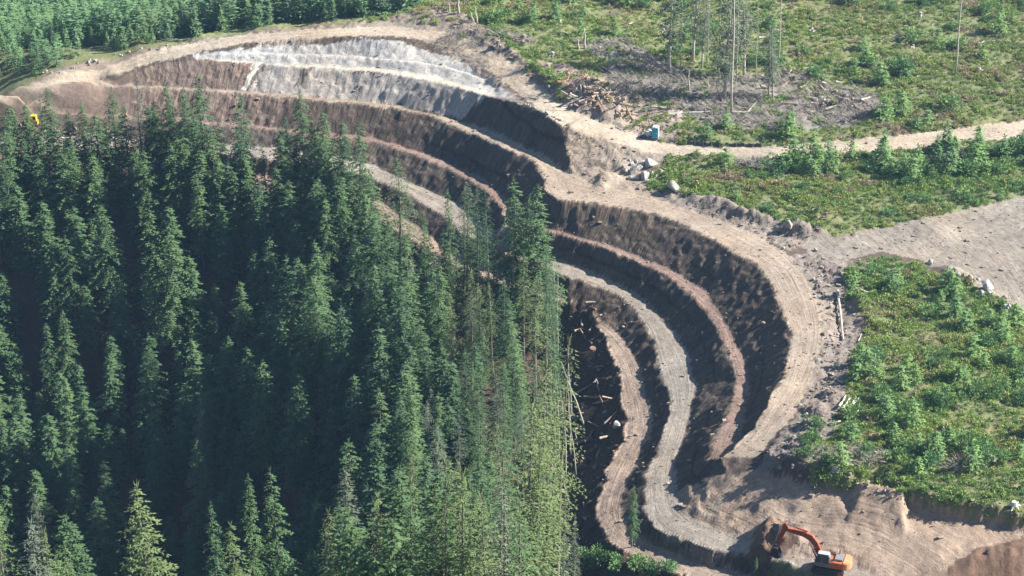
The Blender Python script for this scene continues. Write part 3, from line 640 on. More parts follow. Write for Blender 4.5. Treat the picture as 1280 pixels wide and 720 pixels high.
for y in np.arange(398, 620, 2.6):
    for x in np.arange(-150, 12, 2.6):
        xx = x+random.uniform(-.9, .9); yy = y+random.uniform(-.9, .9); z = H1(xx, yy); h = random.uniform(5.2, 9.8)*(.8 if yy < 420 else 1.1)*(1+.5*float(fbm([xx*.06], [yy*.06], 2, 501)[0]))
        if fbm([xx*.12], [yy*.12], 2, 511)[0] < -.42: continue
        bx, by, _ = proj(xx, yy, z)
        lim = np.interp(bx, [-20, 30, 60, 120, 180, 250, 330, 420, 480, 520, 535], [104, 100, 88, 72, 57, 44, 33, 26, 22, 8, -20])
        if by > lim or bx > 530 or bx < -25: continue
        if bx > 445 and by < 4 and False: continue
        tx, ty, _ = proj(xx, yy, z+h)
        if by < -15 and ty < -25: continue
        (front if by > lim-9 else back).append((xx, yy, z, h))
print('plantation', len(front), len(back))
M_trunk_s = MB(); M_trunk_s.tube([(0, 0, -.5), (0, 0, 4), (0, 0, 7.8)], [.12, .08, .02], 5); trunk_small = M_trunk_s.mesh('trunk', M_bark, True)
sm_me = [s[2].mesh('crown', M_young) for s in sm]; sm_dark = [small_conifer(21, mat=None)[2].mesh('crown', M_con)]
for (x, y, z, h) in front:
    c = random.choice(sm_me+sm_dark); make_tree('young_conifer', (c, trunk_small), (x, y, z), (h/8*random.uniform(.9, 1.25), h/8), random.uniform(0, 6), 'young conifer in the front row of the plantation beside the upper dirt road', 'conifer', 'front row of young conifers along the upper road')
joined('young_conifer_plantation', M_young, [(s[0], s[1]) for s in sm], [(x, y, z, h/8*random.uniform(.9, 1.2), h/8, random.uniform(0, 6), random.randrange(4), random.uniform(-.2, .3)+.7*float(fbm([x*.04], [y*.04], 2, 521)[0])) for (x, y, z, h) in back], 'dense young conifer plantation on the far slope at top left', 'conifers')

# ------------------------------------------------------------------ low growth on the clearcut
def clump(seed, n=84, fl=.28, flat=.75):
    r = random.Random(seed); Lv = Leaves()
    for k in range(n):
        a = r.uniform(0, 6.28); e = r.uniform(.05, 1.5); rr = r.uniform(.35, 1)
        p = np.array((math.cos(a)*math.cos(e)*rr, math.sin(a)*math.cos(e)*rr, math.sin(e)*rr*flat+.05))
        d = p*.6+np.array((r.uniform(-.6, .6), r.uniform(-.6, .6), r.uniform(-.1, .8))); d /= np.linalg.norm(d)
        Lv.kite(p*.8, d, np.array((r.uniform(-1, 1), r.uniform(-1, 1), .8)), fl*r.uniform(.7, 1.3), fl*.55, r.random()*.5+.3*p[2])
    return np.array(Lv.v), np.array(Lv.t), Lv
cl = [clump(s) for s in range(5)]
gr = [clump(s+40, 40, .34, .7) for s in range(3)]
def cover_col_mat():
    m, nt, b = newmat('low_growth'); b.inputs['Roughness'].default_value = .8; b.inputs['Specular IOR Level'].default_value = .15
    at = nt.nodes.new('ShaderNodeAttribute'); at.attribute_name = 'tint'; cr = nt.nodes.new('ShaderNodeValToRGB'); nt.links.new(at.outputs['Fac'], cr.inputs[0])
    e = cr.color_ramp.elements; e[0].position = 0; e[0].color = (.13,.225,.085,1); e[1].position = 1; e[1].color = (.40,.30,.24,1)
    for p, c in ((.25,(.20,.315,.10,1)),(.5,(.29,.385,.11,1)),(.7,(.29,.34,.10,1)),(.85,(.34,.30,.16,1))): q = e.new(p); q.color = c
    nt.links.new(cr.outputs[0], b.inputs['Base Color'])
    tr = nt.nodes.new('ShaderNodeBsdfTranslucent'); nt.links.new(cr.outputs[0], tr.inputs[0]); ms = nt.nodes.new('ShaderNodeMixShader'); ms.inputs[0].default_value = .2
    nt.links.new(b.outputs[0], ms.inputs[1]); nt.links.new(tr.outputs[0], ms.inputs[2]); nt.links.new(ms.outputs[0], nt.nodes['Material Output'].inputs[0])
    return m
M_cov = cover_col_mat()
N = 110000
xs = rng.uniform(-30, 108, N); ys = rng.uniform(236, 440, N)
zn = zone_of(xs, ys); veg = zn == names.index('veg')
d1, _, _, _ = dist_line(xs, ys, A_out[::3])
lf = fbm(xs*.07, ys*.07, 3, 201); mf = fbm(xs*.3, ys*.3, 3, 211)
pk = fbm(xs*.16, ys*.16, 2, 231)*1.6; far_side = inpoly(xs, ys, Z_v1)
dens = np.where(far_side, .30+.42*np.clip(lf+.3, 0, 1)+.2*mf, .78+.7*mf)
gry = np.isin(zn, [names.index('gray'), names.index('chips'), names.index('verge')])
sel = (veg & (rng.random(N) < dens)) | (gry & (rng.random(N) < .05+.55*np.clip(mf, 0, 1)))
sel &= hgt(xs, ys) > -4.6
ii = np.nonzero(sel)[0]; zc = hgt(xs[ii], ys[ii]); places = []; pl2 = []
for q, i in enumerate(ii):
    v1 = far_side[i]; r_ = random.random(); s_ = random.uniform(.28, .9)*(1.1+.6*mf[i])
    ti = .14+.26*r_+(.45*max(0, lf[i]+.35*mf[i]) if v1 else .4*lf[i]+.25*mf[i])
    if random.random() < (.14 if v1 else .05): ti = random.uniform(.7, .9)
    ti += .5*max(0., float(pk[i])-.3)
    (places if random.random() < .72 else pl2).append((xs[i], ys[i], zc[q]-.1, s_*1.1, s_*random.uniform(.7, 1.1), random.uniform(0, 6), random.randrange(5), ti-.15))
print('clumps', len(places), len(pl2))
joined('low_bushes', M_cov, [(c[0], c[1]) for c in cl], places, 'bright green knee high regrowth covering the logged plateau', 'undergrowth')
joined('grass_tufts', M_cov, [(c[0], c[1]) for c in gr], [(a, b, c, d*1.1, e*1.3, f, g, h+.2) for (a, b, c, d, e, f, g, h) in pl2], 'yellow green grass and dry stalks among the regrowth', 'grass')

# individually standing young conifers and bushes
sap = [conifer(3.2, 1.5, .04, s, M_bush, 1.4, .75, .5, 0, .1, .22) for s in (61, 62, 63)]
def bush_shape(seed):
    r = random.Random(seed); Lv = Leaves()
    for c in range(9):
        cx2 = np.array((r.gauss(0, .75), r.gauss(0, .75), r.uniform(.4, 1.4)))
        for k in range(85):
            n_ = np.array([r.gauss(0, 1) for _ in range(3)]); n_ /= np.linalg.norm(n_); p = cx2+n_*np.array((.6, .6, .5))*r.uniform(.6, 1)
            d = n_+np.array((r.uniform(-.5, .5), r.uniform(-.5, .5), .3)); d /= np.linalg.norm(d)
            Lv.kite(p, d, np.array((r.uniform(-1, 1), r.uniform(-1, 1), 1)), r.uniform(.2, .42), .17, r.random()*.5+.25*p[2]/1.6)
    T = MB()
    for k in range(4):
        a = k*1.6; T.tube([(0, 0, -.3), (math.cos(a)*.4, math.sin(a)*.4, .9)], [.05, .02], 4)
    return Lv.mesh('foliage', M_bush), T.mesh('stem', M_bark)
bs_ = [bush_shape(s) for s in (71, 72, 73, 74)]
def put_bush(x, y, s, label, group, sapling):
    z = H1(x, y); a, b = random.choice(sap if sapling else bs_)
    e = empty('young_conifer' if sapling else 'bush', (x, y, z-.05), random.uniform(0, 6), label, 'conifer' if sapling else 'bush', group); e.scale = (s, s, s*random.uniform(.85, 1.15))
    for nm, me_ in (('crown' if sapling else 'foliage', a), ('trunk' if sapling else 'stem', b)):
        o = bpy.data.objects.new(nm, me_); S.collection.objects.link(o); o.parent = e
def scatter(poly, n, smin, smax, label, group, psap, seed, avoid=True):
    r = random.Random(seed); x0, y0 = poly[:, 0].min(), poly[:, 1].min(); x1, y1 = poly[:, 0].max(), poly[:, 1].max(); k = 0; tries = 0
    while k < n and tries < n*40:
        tries += 1; x = r.uniform(x0, x1); y = r.uniform(y0, y1)
        if not inpoly(np.array([x]), np.array([y]), poly)[0]: continue
        if fbm(np.array([x*.11]), np.array([y*.11]), 3, 300+seed)[0] < -.12: continue
        if zone_of(np.array([x]), np.array([y]))[0] != names.index('veg'): continue
        u, v, _ = proj(x, y, H1(x, y))
        if u < -10 or u > 1300 or v < -20 or v > 730: continue
        sp = r.random() < psap
        put_bush(x, y, r.uniform(smin, smax), (label[0] if sp else label[1]), (group[0] if sp else group[1]), sp); k += 1
Zd = PG(2, (960,225),(985,190),(1060,186),(1140,196),(1200,182),(1300,186),(1300,215),(1200,222),(1120,232),(1060,245),(990,240))
scatter(Z_v3, 95, .7, 1.3, ('young conifer in the thicket right of the long curved bench', 'round leafy bush in the thicket right of the long curved bench'), ('young conifers in the right thicket', 'bushes in the right thicket'), .5, 1)
scatter(Zd, 60, .9, 1.6, ('young conifer in the tall thicket just below the light dirt road', 'round leafy bush in the tall thicket just below the light dirt road'), ('young conifers in the tall thicket below the road', 'bushes in the tall thicket below the road'), .6, 2)
scatter(Z_v2, 36, .5, .9, ('small conifer in the green strip between the two dirt roads', 'low bush in the green strip between the two dirt roads'), ('small conifers between the roads', 'low bushes between the roads'), .3, 3)
scatter(Z_v1, 100, .8, 1.6, ('small conifer scattered on the far logged slope beyond the road', 'round bush scattered on the far logged slope beyond the road'), ('small conifers on the far slope', 'bushes on the far slope'), .5, 4)
for i, (px, py, s) in enumerate([(755,703,1.2),(775,712,1.1),(742,712,1.0),(815,716,.9),(838,718,.9),(800,714,1.0)]):
    p = drop(px, py); put_bush(p[0], p[1], s, 'dark bush below the lowest bench at the bottom edge', 'bushes below the lowest bench', False)
for i, (px, py, s, lab) in enumerate([(1024,536,.9,'bright green bush on bare clods left of the white logs'),(1007,568,.8,'lone bush on the brown clods above the graded earth'),(1022,600,.4,'tiny bright bush in the shade at the foot of the earth bank')]):
    p = drop(px, py); put_bush(p[0], p[1], s, lab, None, False)
for (px, py, h, lab) in [(792,605,10,'slim green conifer standing in front of the lowest bench bend'),(946,694,3.0,'slender half bare sapling below the excavator bucket')]:
    p = top_solve(px, py, h); make_tree('conifer_tree', full[3], p, (h/26*.85*(1 if h > 5 else 1.1), h/26), 1, lab, 'conifer', None)

# ------------------------------------------------------------------ standing dead and thin trees beyond the road
thin_dark = [conifer(22, 2.5, .22, 31, M_con_g, 1.1, .45, .65, .18, .35, .21), conifer(22, 3.1, .18, 32, M_con_g, 1.15, .5, .7, .12, .35, .22)]
for t in thin_dark: t[1].materials.clear(); t[1].materials.append(M_pale)
for (bx, by, tx, ty, k, lab) in [(836,90,834,-70,0,'thin dark crowned conifer, leftmost of the group left standing on the clearcut'),(866,76,864,-60,0,'thin conifer behind the middle of the group on the clearcut'),(877,86,875,-25,0,'short thin conifer between the leading stems of the clearcut group'),
      (906,126,903,-60,1,'tall conifer with full dark crown in the clearcut group'),(930,96,925,-50,0,'leaning pale conifer right of the tall bare pole on the clearcut'),(961,121,958,22,0,'pair of thin trees, the left one, at the right end of the clearcut group'),(966,126,960,34,0,'pair of thin trees, the leaning right one, at the right end of the clearcut group')]:
    p = drop(bx, by); s_ = (by-ty)/pxm(p)/.93/22
    make_tree('thin_conifer', thin_dark[k], p, (s_, s_), random.uniform(0, 6), lab, 'conifer', None, (0, (tx-bx)/(by-ty)))
def snag(bx, by, tx, ty, r, lab, name='dead_tree', twigs=6, grp=None, mat=None):
    p = drop(bx, by); h = (by-ty)/pxm(p)/.91; dx = (tx-bx)/pxm(p); e = empty(name, p, 0, lab, 'dead tree', grp); T = MB()
    path = [(dx*t+.08*math.sin(t*9+bx), 0, h*t-(.4 if t == 0 else 0)) for t in (0, .2, .4, .6, .8, 1)]; T.tube(path, [r, r*.85, r*.75, r*.62, r*.45, r*.25], 8)
    link('trunk', T.mesh('trunk', mat or M_pale, True), e); B = MB()
    if twigs:
        for i in range(twigs):
            z = h*random.uniform(.35, .97); a = random.uniform(0, 6.28); l = random.uniform(.3, 1.1); q = np.array((dx*z/h, 0, z)); B.tube([q, q+np.array((math.cos(a)*l, math.sin(a)*l, -.2*l))], [.04, .015], 4)
        link('branches', B.mesh('branches', mat or M_pale), e)
for a in [(914,141,911,-25,.24,'tallest bare pale pole of the group left standing on the clearcut','dead_tree',16),(973,84,972,-25,.16,'very thin grey pole behind the right end of the clearcut group','dead_tree',12),
     (838,89,837,30,.13,'thin pale stem close beside the leftmost clearcut tree','dead_tree',6),(1194,94,1193,-30,.22,'lone tall grey pole standing far right on the clearcut','dead_tree',20),
     (884,80,883,-20,.13,'thin bare pole between the second and third clearcut conifers','dead_tree',16),(851,84,850,-10,.12,'slim grey pole just right of the leftmost clearcut tree','dead_tree',14),(921,104,918,-15,.12,'slim pale pole directly right of the tallest bare pole','dead_tree',16),(898,100,897,-20,.12,'slim grey pole directly left of the full crowned clearcut conifer','dead_tree',16),(945,100,943,5,.1,'slender pole midway between the tallest bare pole and the right end pair','dead_tree',14),(861,113,860,88,.2,'short grey snag left of the clearcut tree group','dead_tree',3),(896,123,896,98,.16,'short thin snag just left of the tall bare pole','dead_tree',3),(885,111,885,101,.18,'knee high stub among grey slash left of the tall pole','dead_tree',0),
     (731,61,730,36,.28,'broken grey snag standing alone on the left of the clearcut','dead_tree',2),(723,61,722,50,.24,'low stub beside the broken grey snag','dead_tree',0),
     (573,18,573,-8,.3,'pale post like snag at the top edge above the road bend','dead_tree',1),(562,16,561,3,.2,'thin snag left of the pale post like one above the road bend','dead_tree',1),(596,29,594,10,.26,'upright grey snag above the road bend, right of the others','dead_tree',1),(591,26,588,15,.2,'leaning pale stub beside the upright grey snag above the road bend','dead_tree',0),
     (992,157,990,134,.22,'short grey snag in green growth above the straight light road','dead_tree',1),(1092,466,1092,442,.22,'broken pale snag in the thicket beside the curved bench','dead_tree',2),
     (1050,197,1051,184,.14,'slim broken snag with pale top in front of the light road','dead_tree',2),(941,208,937,197,.12,'short white leaning snag on the grey brush heap','dead_tree',0),
     (1173,497,1173,488,.16,'small grey stub in the middle of the right thicket','dead_tree',0)]: snag(*a)

# ------------------------------------------------------------------ logs, stumps, brush
def log_mesh(l, r, seed, mat, broken=True):
    rr = random.Random(seed); T = MB(); n = 5; T.tube([(l*(k/n-.5), rr.uniform(-.05, .05)*l*.3, 0) for k in range(n+1)], [r*(1.1-.45*k/n) for k in range(n+1)], 8)
    if broken: T.tube([(l*.1, 0, r*.5), (l*.1+rr.uniform(-.3, .3), rr.uniform(-.5, .5), r+.35)], [r*.3, r*.1], 4)
    return T.mesh('log', mat, False)
logs = {m.name: [log_mesh(4, .2, s, m) for s in range(3)] for m in (M_pale, M_wood, M_red, M_white)}
deferred = []
def put_log(p, l, r, rz, tilt, mat, lab, grp=None, lift=0, now=False):
    if grp and not now:
        deferred.append((l*r*pxm(p)**2, p, l, r, rz, tilt, mat, lab, grp, lift)); return
    o = bpy.data.objects.new('log', random.choice(logs[mat.name])); S.collection.objects.link(o)
    o.location = (p[0], p[1], p[2]+r*.7+lift); o.rotation_euler = (random.uniform(0, 3), tilt, rz); o.rotation_mode = 'XYZ'
    o.scale = (l/4, r/.2, r/.2); return tag(o, lab, 'log', grp)
def log_px(a, b, r, mat, lab, grp=None, lift=0):
    p = drop(*a); q = drop(*b); c = [(p[i]+q[i])/2 for i in range(3)]
    o = put_log((c[0], c[1], (p[2]+q[2])/2), math.dist(p[:2], q[:2])+.1, r, math.atan2(q[1]-p[1], q[0]-p[0]), -math.atan2(q[2]-p[2], math.dist(p[:2], q[:2])), mat, lab, grp, lift); return o
for a, b, r, m_, lab in [((836,144),(909,140),.2,M_pale,'long pale fallen trunk lying left of the tall bare pole'),((915,143),(960,142),.2,M_pale,'pale fallen trunk lying right of the tall bare pole foot'),((927,114),(972,129),.16,M_pale,'pale trunk slanting down through grey slash beyond the road'),((976,130),(1025,133),.2,M_wood,'dark fallen trunk lying level at the right of the grey slash'),((935,141),(944,130),.14,M_white,'short white log in the grey slash beside the tall bare pole'),
      ((1047,366),(1054,428),.2,M_pale,'long pale log lying in the ditch beside the curved bench'),((1076,128),(1088,124),.25,M_white,'white log at right end of the slash heap beyond the road'),((1000,575),(1022,590),.12,M_wood,'thin log on brown clods above the graded earth'),((792,120),(800,100),.12,M_pale,'pale stick poking up from the reddish wood heap'),
      ((846,145),(860,135),.12,M_pale,'thin pale pole crossing the long fallen trunk'),((818,163),(850,162),.14,M_pale,'pale pole lying right of the portable toilet'),((1075,318+45),(1092,372),.14,M_white,'bleached branch in the top left of the right thicket'),((932,203),(962,202),.2,M_pale,'pale log on top of the grey brush heap below the road')]:
    log_px(a, b, r, m_, lab, None, .1)
for k, (a, b) in enumerate([((1049,511),(1057,498)),((1052,515),(1062,501)),((1057,517),(1070,500)),((1062,512),(1074,500)),((1060,521),(1073,516)),((1041,533),(1050,529))]):
    log_px(a, b, .16, M_white, 'white peeled log lying in the bundle at the left edge of the right thicket' if k < 5 else 'short white log just below left of the white log bundle', 'white logs in the bundle' if k < 5 else None, .15)
def heap(cx, cy, z, rx, ry, hh_, n, mats, lab, grp, lmin, lmax, rmin=.1, rmax=.25, tiltmax=.6):
    c = up(cx, cy, z)
    for k in range(n):
        a = random.uniform(0, 6.28); q = math.sqrt(random.random()); x = c[0]+math.cos(a)*rx*q; y = c[1]+math.sin(a)*ry*q
        put_log((x, y, H1(x, y)), random.uniform(lmin, lmax), random.uniform(rmin, rmax), random.uniform(0, 3.14), random.uniform(-tiltmax, tiltmax), random.choice(mats), lab, grp, hh_*(1-q)*random.random())
G1 = 'broken wood in the reddish heap beside the road bend'; l1 = 'broken reddish log in the heap above the road bend'
heap(722,108,7.4,4,3.0,1.0,26,[M_wood,M_red],l1,G1,1.2,3.6); heap(740,124,6.8,5.5,3.5,1.4,44,[M_wood,M_red,M_wood,M_pale],l1,G1,1.2,4); heap(762,136,6,5,3.2,1.1,34,[M_wood,M_red],l1,G1,1,3.5)
heap(800,142,5.6,7,6,.1,46,[M_wood,M_pale,M_wood],'small scattered stick on the brown chip covered flat above the toilet','sticks scattered on the chip covered flat',.5,1.8,.05,.12,.2)
heap(1000,100,6.6,9,7,.3,26,[M_wood,M_pale],'grey brown log in the slash right of the thin tree group','logs in the slash right of the tree group',1,4,.1,.25,.4); heap(1050,125,5.6,7,6,1.0,34,[M_wood,M_pale,M_wood],'weathered log in the dark slash heap on the clearcut','logs of the dark slash heap',1,4,.12,.32,.5)
heap(1020,274,.9,3.5,2.2,1.0,26,[M_red,M_wood],'reddish root and stick in the brush heap at the track junction','sticks of the brush heap at the junction',.7,2,.06,.15,.8)
heap(733,520,-17,5,14,.4,26,[M_red,M_wood,M_wood],'dark broken log in the shaded debris pit below the lowest bench','logs in the shaded debris pit',1.5,6,.1,.25,.5); heap(737,440,-16,3,9,.4,18,[M_wood,M_red],'broken wood in the upper end of the debris pit','wood in the upper end of the debris pit',1,4,.1,.22,.5)
heap(1075,560,.6,7,3,.3,26,[M_pale,M_wood],'small grey branch at the lower left rim of the right thicket','branches at the rim of the right thicket',.7,2.4,.05,.13,.5); heap(1150,450,1,16,16,.2,30,[M_pale,M_wood],'grey fallen stick half hidden in the right thicket','fallen sticks in the right thicket',.8,2.5,.07,.14,.3)
heap(1000,60,7,40,16,.1,60,[M_pale,M_wood],'bleached log lying in green growth on the far slope','bleached logs on the far slope',.8,3,.1,.2,.2); heap(1040,400,-.5,2,13,.2,26,[M_wood,M_pale],'small stick among the clods of the ditch beside the curved bench','sticks in the ditch',.6,1.8,.06,.12,.4)
heap(80,178,-6.5,16,6,.3,46,[M_wood,M_pale],'broken log among the debris behind the left row of trees','broken logs behind the left row of trees',1,3.5,.1,.22,.5); heap(550,350,-14,9,10,.3,24,[M_wood,M_red],'broken log on the shaded ground between the middle trees','broken logs between the middle trees',1,4,.1,.2,.5)

def flush_logs(limit):
    deferred.sort(key=lambda q: -q[0])
    for q in deferred[:limit]: put_log(*q[1:], now=True)
    VV = []; FF = []; MI = []; b = 0; mats = []
    for q in deferred[limit:]:
        _, p, l, r, rz, tilt, mat, lab, grp, lift = q; a = (math.cos(rz)*math.cos(tilt), math.sin(rz)*math.cos(tilt), -math.sin(tilt)); c = np.array((p[0], p[1], p[2]+r*.7+lift)); a = np.array(a)*l/2
        vs, fs = tube([c-a, c, c+a], [r*1.1, r*.9, r*.6], 6)
        if mat not in mats: mats.append(mat)
        VV += vs; FF += [tuple(dict.fromkeys(b+i for i in f)) for f in fs]; MI += [mats.index(mat)]*len(fs); b += len(vs)
    if FF:
        me_ = bpy.data.meshes.new('wood_debris'); me_.from_pydata([tuple(v) for v in VV], [], FF); [me_.materials.append(m) for m in mats]; me_.polygons.foreach_set('material_index', MI)
        tag(link('wood_debris', me_), 'small broken sticks and logging waste strewn over the hillside', 'wood debris', None, 'stuff')
flush_logs(262)
def brush(places, lab, name='dead_brush', mat=M_pale):
    V_ = []; tt = []; 
    for (x, y, z, s) in places:
        for k in range(26):
            a = random.uniform(0, 6.28); e = random.uniform(-.1, .9); l = random.uniform(.5, 1.6)*s; d = np.array((math.cos(a)*math.cos(e), math.sin(a)*math.cos(e), math.sin(e))); p = np.array((x, y, z))+np.array((random.gauss(0, .5), random.gauss(0, .5), random.uniform(0, .3)*s))
            sd_ = np.cross(d, (0, 0, 1)); sd_ = sd_/(np.linalg.norm(sd_)+1e-6)*.035*s+np.array((0, 0, .02)); V_ += [p-sd_, p+sd_, p+d*l+sd_*.3, p+d*l-sd_*.3]
    v = np.array(V_); me_ = mesh_from(name, v, np.arange(len(v)).reshape(-1, 4)); o = link(name, me_, None, mat); return tag(o, lab, 'brushwood', None, 'stuff')
M_twig = simple('grey_twigs', (.30,.265,.235), .9, .3, .6)
pl = []
gxs = rng.uniform(Z_gray[:, 0].min(), Z_gray[:, 0].max(), 1300); gys = rng.uniform(Z_gray[:, 1].min(), Z_gray[:, 1].max(), 1300); mk = inpoly(gxs, gys, Z_gray) & (fbm(gxs*.2, gys*.2, 2, 401) > -.35)
for x, y in zip(gxs[mk], gys[mk]): pl.append((x, y, H1(x, y), random.uniform(.8, 1.5)))
brush(pl, 'grey dead brushwood spread under the thin trees on the clearcut', 'grey_slash', M_twig)
pl = []
for (px, py, rx, ry, n, hh_) in [(1196,203,4.2,3.2,90,1.6),(946,207,4,2,50,.9),(590,48,7,3,60,.3),(648,50,3,2,24,.8),(1205,585,2.5,2,24,.4),(1060,575,6,2.5,60,.3)]:
    c = drop(px, py)
    for k in range(n):
        a = random.uniform(0, 6.28); q = math.sqrt(random.random()); x = c[0]+math.cos(a)*rx*q; y = c[1]+math.sin(a)*ry*q; pl.append((x, y, H1(x, y)+hh_*(1-q), random.uniform(.6, 1)))
brush(pl, 'heaps of grey dead brush beside the roads', 'brush_heaps', M_twig)

def rock_mesh(seed, mat):
    import bmesh
    r = random.Random(seed); bm = bmesh.new(); bmesh.ops.create_icosphere(bm, subdivisions=3, radius=1); cuts = [(Vector((r.gauss(0, 1), r.gauss(0, 1), r.gauss(0, .8))).normalized(), r.uniform(.38, .8)) for _ in range(13)]
    for v in bm.verts:
        for n_, d in cuts:
            q = v.co.dot(n_)
            if q > d: v.co -= n_*(q-d)*.92
        v.co *= 1+.03*math.sin(v.co.x*9+seed)*math.cos(v.co.y*8)
    me_ = bpy.data.meshes.new('boulder'); bm.to_mesh(me_); bm.free(); me_.materials.append(mat); return me_
rocks = {M_rock.name: [rock_mesh(s, M_rock) for s in range(4)], M_rockd.name: [rock_mesh(s+9, M_rockd) for s in range(3)]}
def rock(px, py, s, lab, grp=None, mat=M_rock, z=0, pt=None):
    p = pt or drop(px, py); o = bpy.data.objects.new('boulder', random.choice(rocks[mat.name])); S.collection.objects.link(o)
    o.location = (p[0], p[1], p[2]+s*.35+z); o.rotation_euler = (random.uniform(0, .6), random.uniform(0, .6), random.uniform(0, 6)); o.scale = (s, s*random.uniform(.8, 1.1), s*random.uniform(.7, .95)); return tag(o, lab, 'boulder', grp)
rock(843,238,1.5,'large round pale boulder standing alone at the edge of the green strip')
rock(806,223,1.35,'big white boulder at the lower right front of the boulder pile'); rock(812,209,1.45,'biggest white boulder at the top right of the boulder pile'); rock(793,216,1.2,'flat pale boulder on the left of the boulder pile')
for (px, py, s) in [(800,213,.8),(787,224,.6),(797,225,.6),(803,206,.7),(790,207,.6),(783,216,.5),(815,218,.5),(780,210,.45),(795,203,.55),(809,228,.45),(820,222,.5),(786,203,.4)]: rock(px, py, s, 'smaller pale stone in the boulder pile beside the road junction', 'smaller stones of the boulder pile')
rock(827,217,.7,'grey stone in green growth right of the boulder pile'); rock(985,287,1.3,'light brown block of rock on the bank at the track junction', None, M_rockd); rock(1020,314,.45,'small white stone at the fork of the tracks'); rock(979,312,.4,'small white stone on the outer rim of the curved bench')
rock(1162,330,.8,'white boulder at the top corner of the right thicket'); rock(1234,361,1.1,'largest pale boulder in the stone row along the grey pad'); rock(1039,384,.45,'white stone in the ditch beside the curved bench'); rock(770,534,.85,'flat pale slab of rock in the debris pit'); rock(1043,590,.6,'pale stone on the earth bank below the right thicket'); rock(835,606,.3,'small white stone on the dark slope foot')
for k in range(34):
    px = 1185+random.random()*95; py = 338+(px-1185)*.62+random.gauss(0, 5); rock(px, py, random.uniform(.2, .6), 'small pale stone in the row between the grey pad and the thicket', 'small stones along the grey pad', random.choice([M_rock, M_rockd]))
for k in range(34): qx = random.uniform(50, 240); rock(qx, np.interp(qx, [50, 120, 180, 250], [95, 79, 64, 50])+random.gauss(0, 2.5), random.uniform(.12, .42), 'rubble stone on the verge below the plantation', 'rubble on the plantation verge', random.choice([M_rock, M_rockd, M_rockd]))
for k in range(40):
    t = random.random(); px = np.interp(t, [0, .4, 1], [650, 675, 702]); py = np.interp(t, [0, .4, 1], [128, 139, 152]); rock(px, py, random.uniform(.12, .35), 'small pale stone on the rim above the dark slope face', 'small stones on the dark face rim', M_rock)
for k in range(60):
    px = random.uniform(960, 1270); py = np.interp(px, [960, 1000, 1060, 1150, 1280], [585, 592, 605, 628, 652])+random.gauss(0, 7); rock(px, py, random.uniform(.1, .38), 'brown clod on the earth bank above the graded flat', 'clods on the earth bank', M_rockd)
for k in range(50):
    py = random.uniform(320, 570); px = np.interp(py, [320, 350, 390, 425, 465, 505, 545, 572], [1015, 1028, 1040, 1042, 1034, 1016, 1000, 985])+random.gauss(0, 9); rock(px, py, random.uniform(.12, .4), 'grey clod in the ditch beside the curved bench', 'clods in the ditch', random.choice([M_rock, M_rockd]))
def pebble(seed):
    r = random.Random(seed); c = np.array([(x, y, z) for z in (-.5, .6) for y in (-.6, .6) for x in (-.6, .6)], float)*1.0 + np.array([[r.uniform(-.25, .25) for _ in range(3)] for _ in range(8)])
    q = [(0,2,3,1),(4,5,7,6),(0,1,5,4),(2,6,7,3),(0,4,6,2),(1,3,7,5)]; v = np.array([c[i] for f in q for i in f]); return v, np.zeros(len(v))
pb = [pebble(k) for k in range(8)]; NR = 60000; rx_ = rng.uniform(-60, 106, NR); ry_ = rng.uniform(238, 428, NR); rz_ = zone_of(rx_, ry_)
wgt = dict(soil=.06, benchB=.10, benchC=.30, benchD=.09, benchE=.14, redslope=.18, pad=.14, grade=.12, darkgrade=.5, chips=.4, gray=.2, verge=.55, junc=.3, ditch=.7, white=.05, white2=.1, forest=.25, veg=.03, road=.04, lightline=.0)
wv = np.array([wgt.get(n, .1) for n in names])[rz_]; k_ = (rng.random(NR) < wv*(1+1.2*fbm(rx_*.25, ry_*.25, 3, 777))) & (ry_ < np.where(rx_ < 10, 412, 428)); hz_ = hgt(rx_, ry_)
tn = {'veg': .5}
M_rub = foliage_mat('rubble_stone', (.11,.088,.076), (.27,.225,.185), .3, 0.0)
joined('loose_rubble', M_rub, pb, [(a, b, c+.02, d, d*.7, random.uniform(0, 6), random.randrange(8), random.random()*.9) for a, b, c, d in zip(rx_[k_], ry_[k_], hz_[k_], np.minimum(.55, .085/np.sqrt(rng.uniform(.02, 1, k_.sum()))))], 'loose stones and clods scattered over the earthworks', 'rubble')
# stumps
def stump(px, py, s, lab, mat, grp=None):
    p = drop(px, py); e = MB(); r = random.Random(px); e.tube([(0, 0, -.3), (0, 0, .1), (0, 0, .45), (.05, 0, .9)], [.75, .5, .38, .3], 9)
    for k in range(6):
        a = k*1.05+r.uniform(-.3, .3); e.tube([(math.cos(a)*.3, math.sin(a)*.3, .3), (math.cos(a)*.8, math.sin(a)*.8, .05), (math.cos(a)*1.15, math.sin(a)*1.15, r.uniform(-.2, .3))], [.16, .11, .04], 5)
    o = link('stump', e.mesh('stump', mat)); o.location = p; o.scale = (s, s, s); o.rotation_euler = (r.uniform(-.5, .5), r.uniform(-.5, .5), r.uniform(0, 6)); return tag(o, lab, 'stump', grp)
stump(1239,577,1.6,'tall grey stump in the lower right of the thicket',M_pale); stump(1268,634,1.0,'white broken stump at the right end of the earth bank',M_white); stump(740,446,1.7,'orange brown upturned stump in the upper debris pit',M_red); stump(737,523,1.8,'orange brown root plate beside the leaning trunk in the pit',M_red); stump(731,516,1.2,'small root plate above the larger one in the pit',M_red); stump(727,582,1.3,'orange splintered stump low in the debris pit',M_red); stump(652,52,1.5,'upturned grey stump on the verge above the road bend',M_wood); stump(622,58,1.2,'small grey stump at the upper road edge',M_wood); stump(712,96,1.0,'blackened stump in dry grass above the wood heap',M_wood)
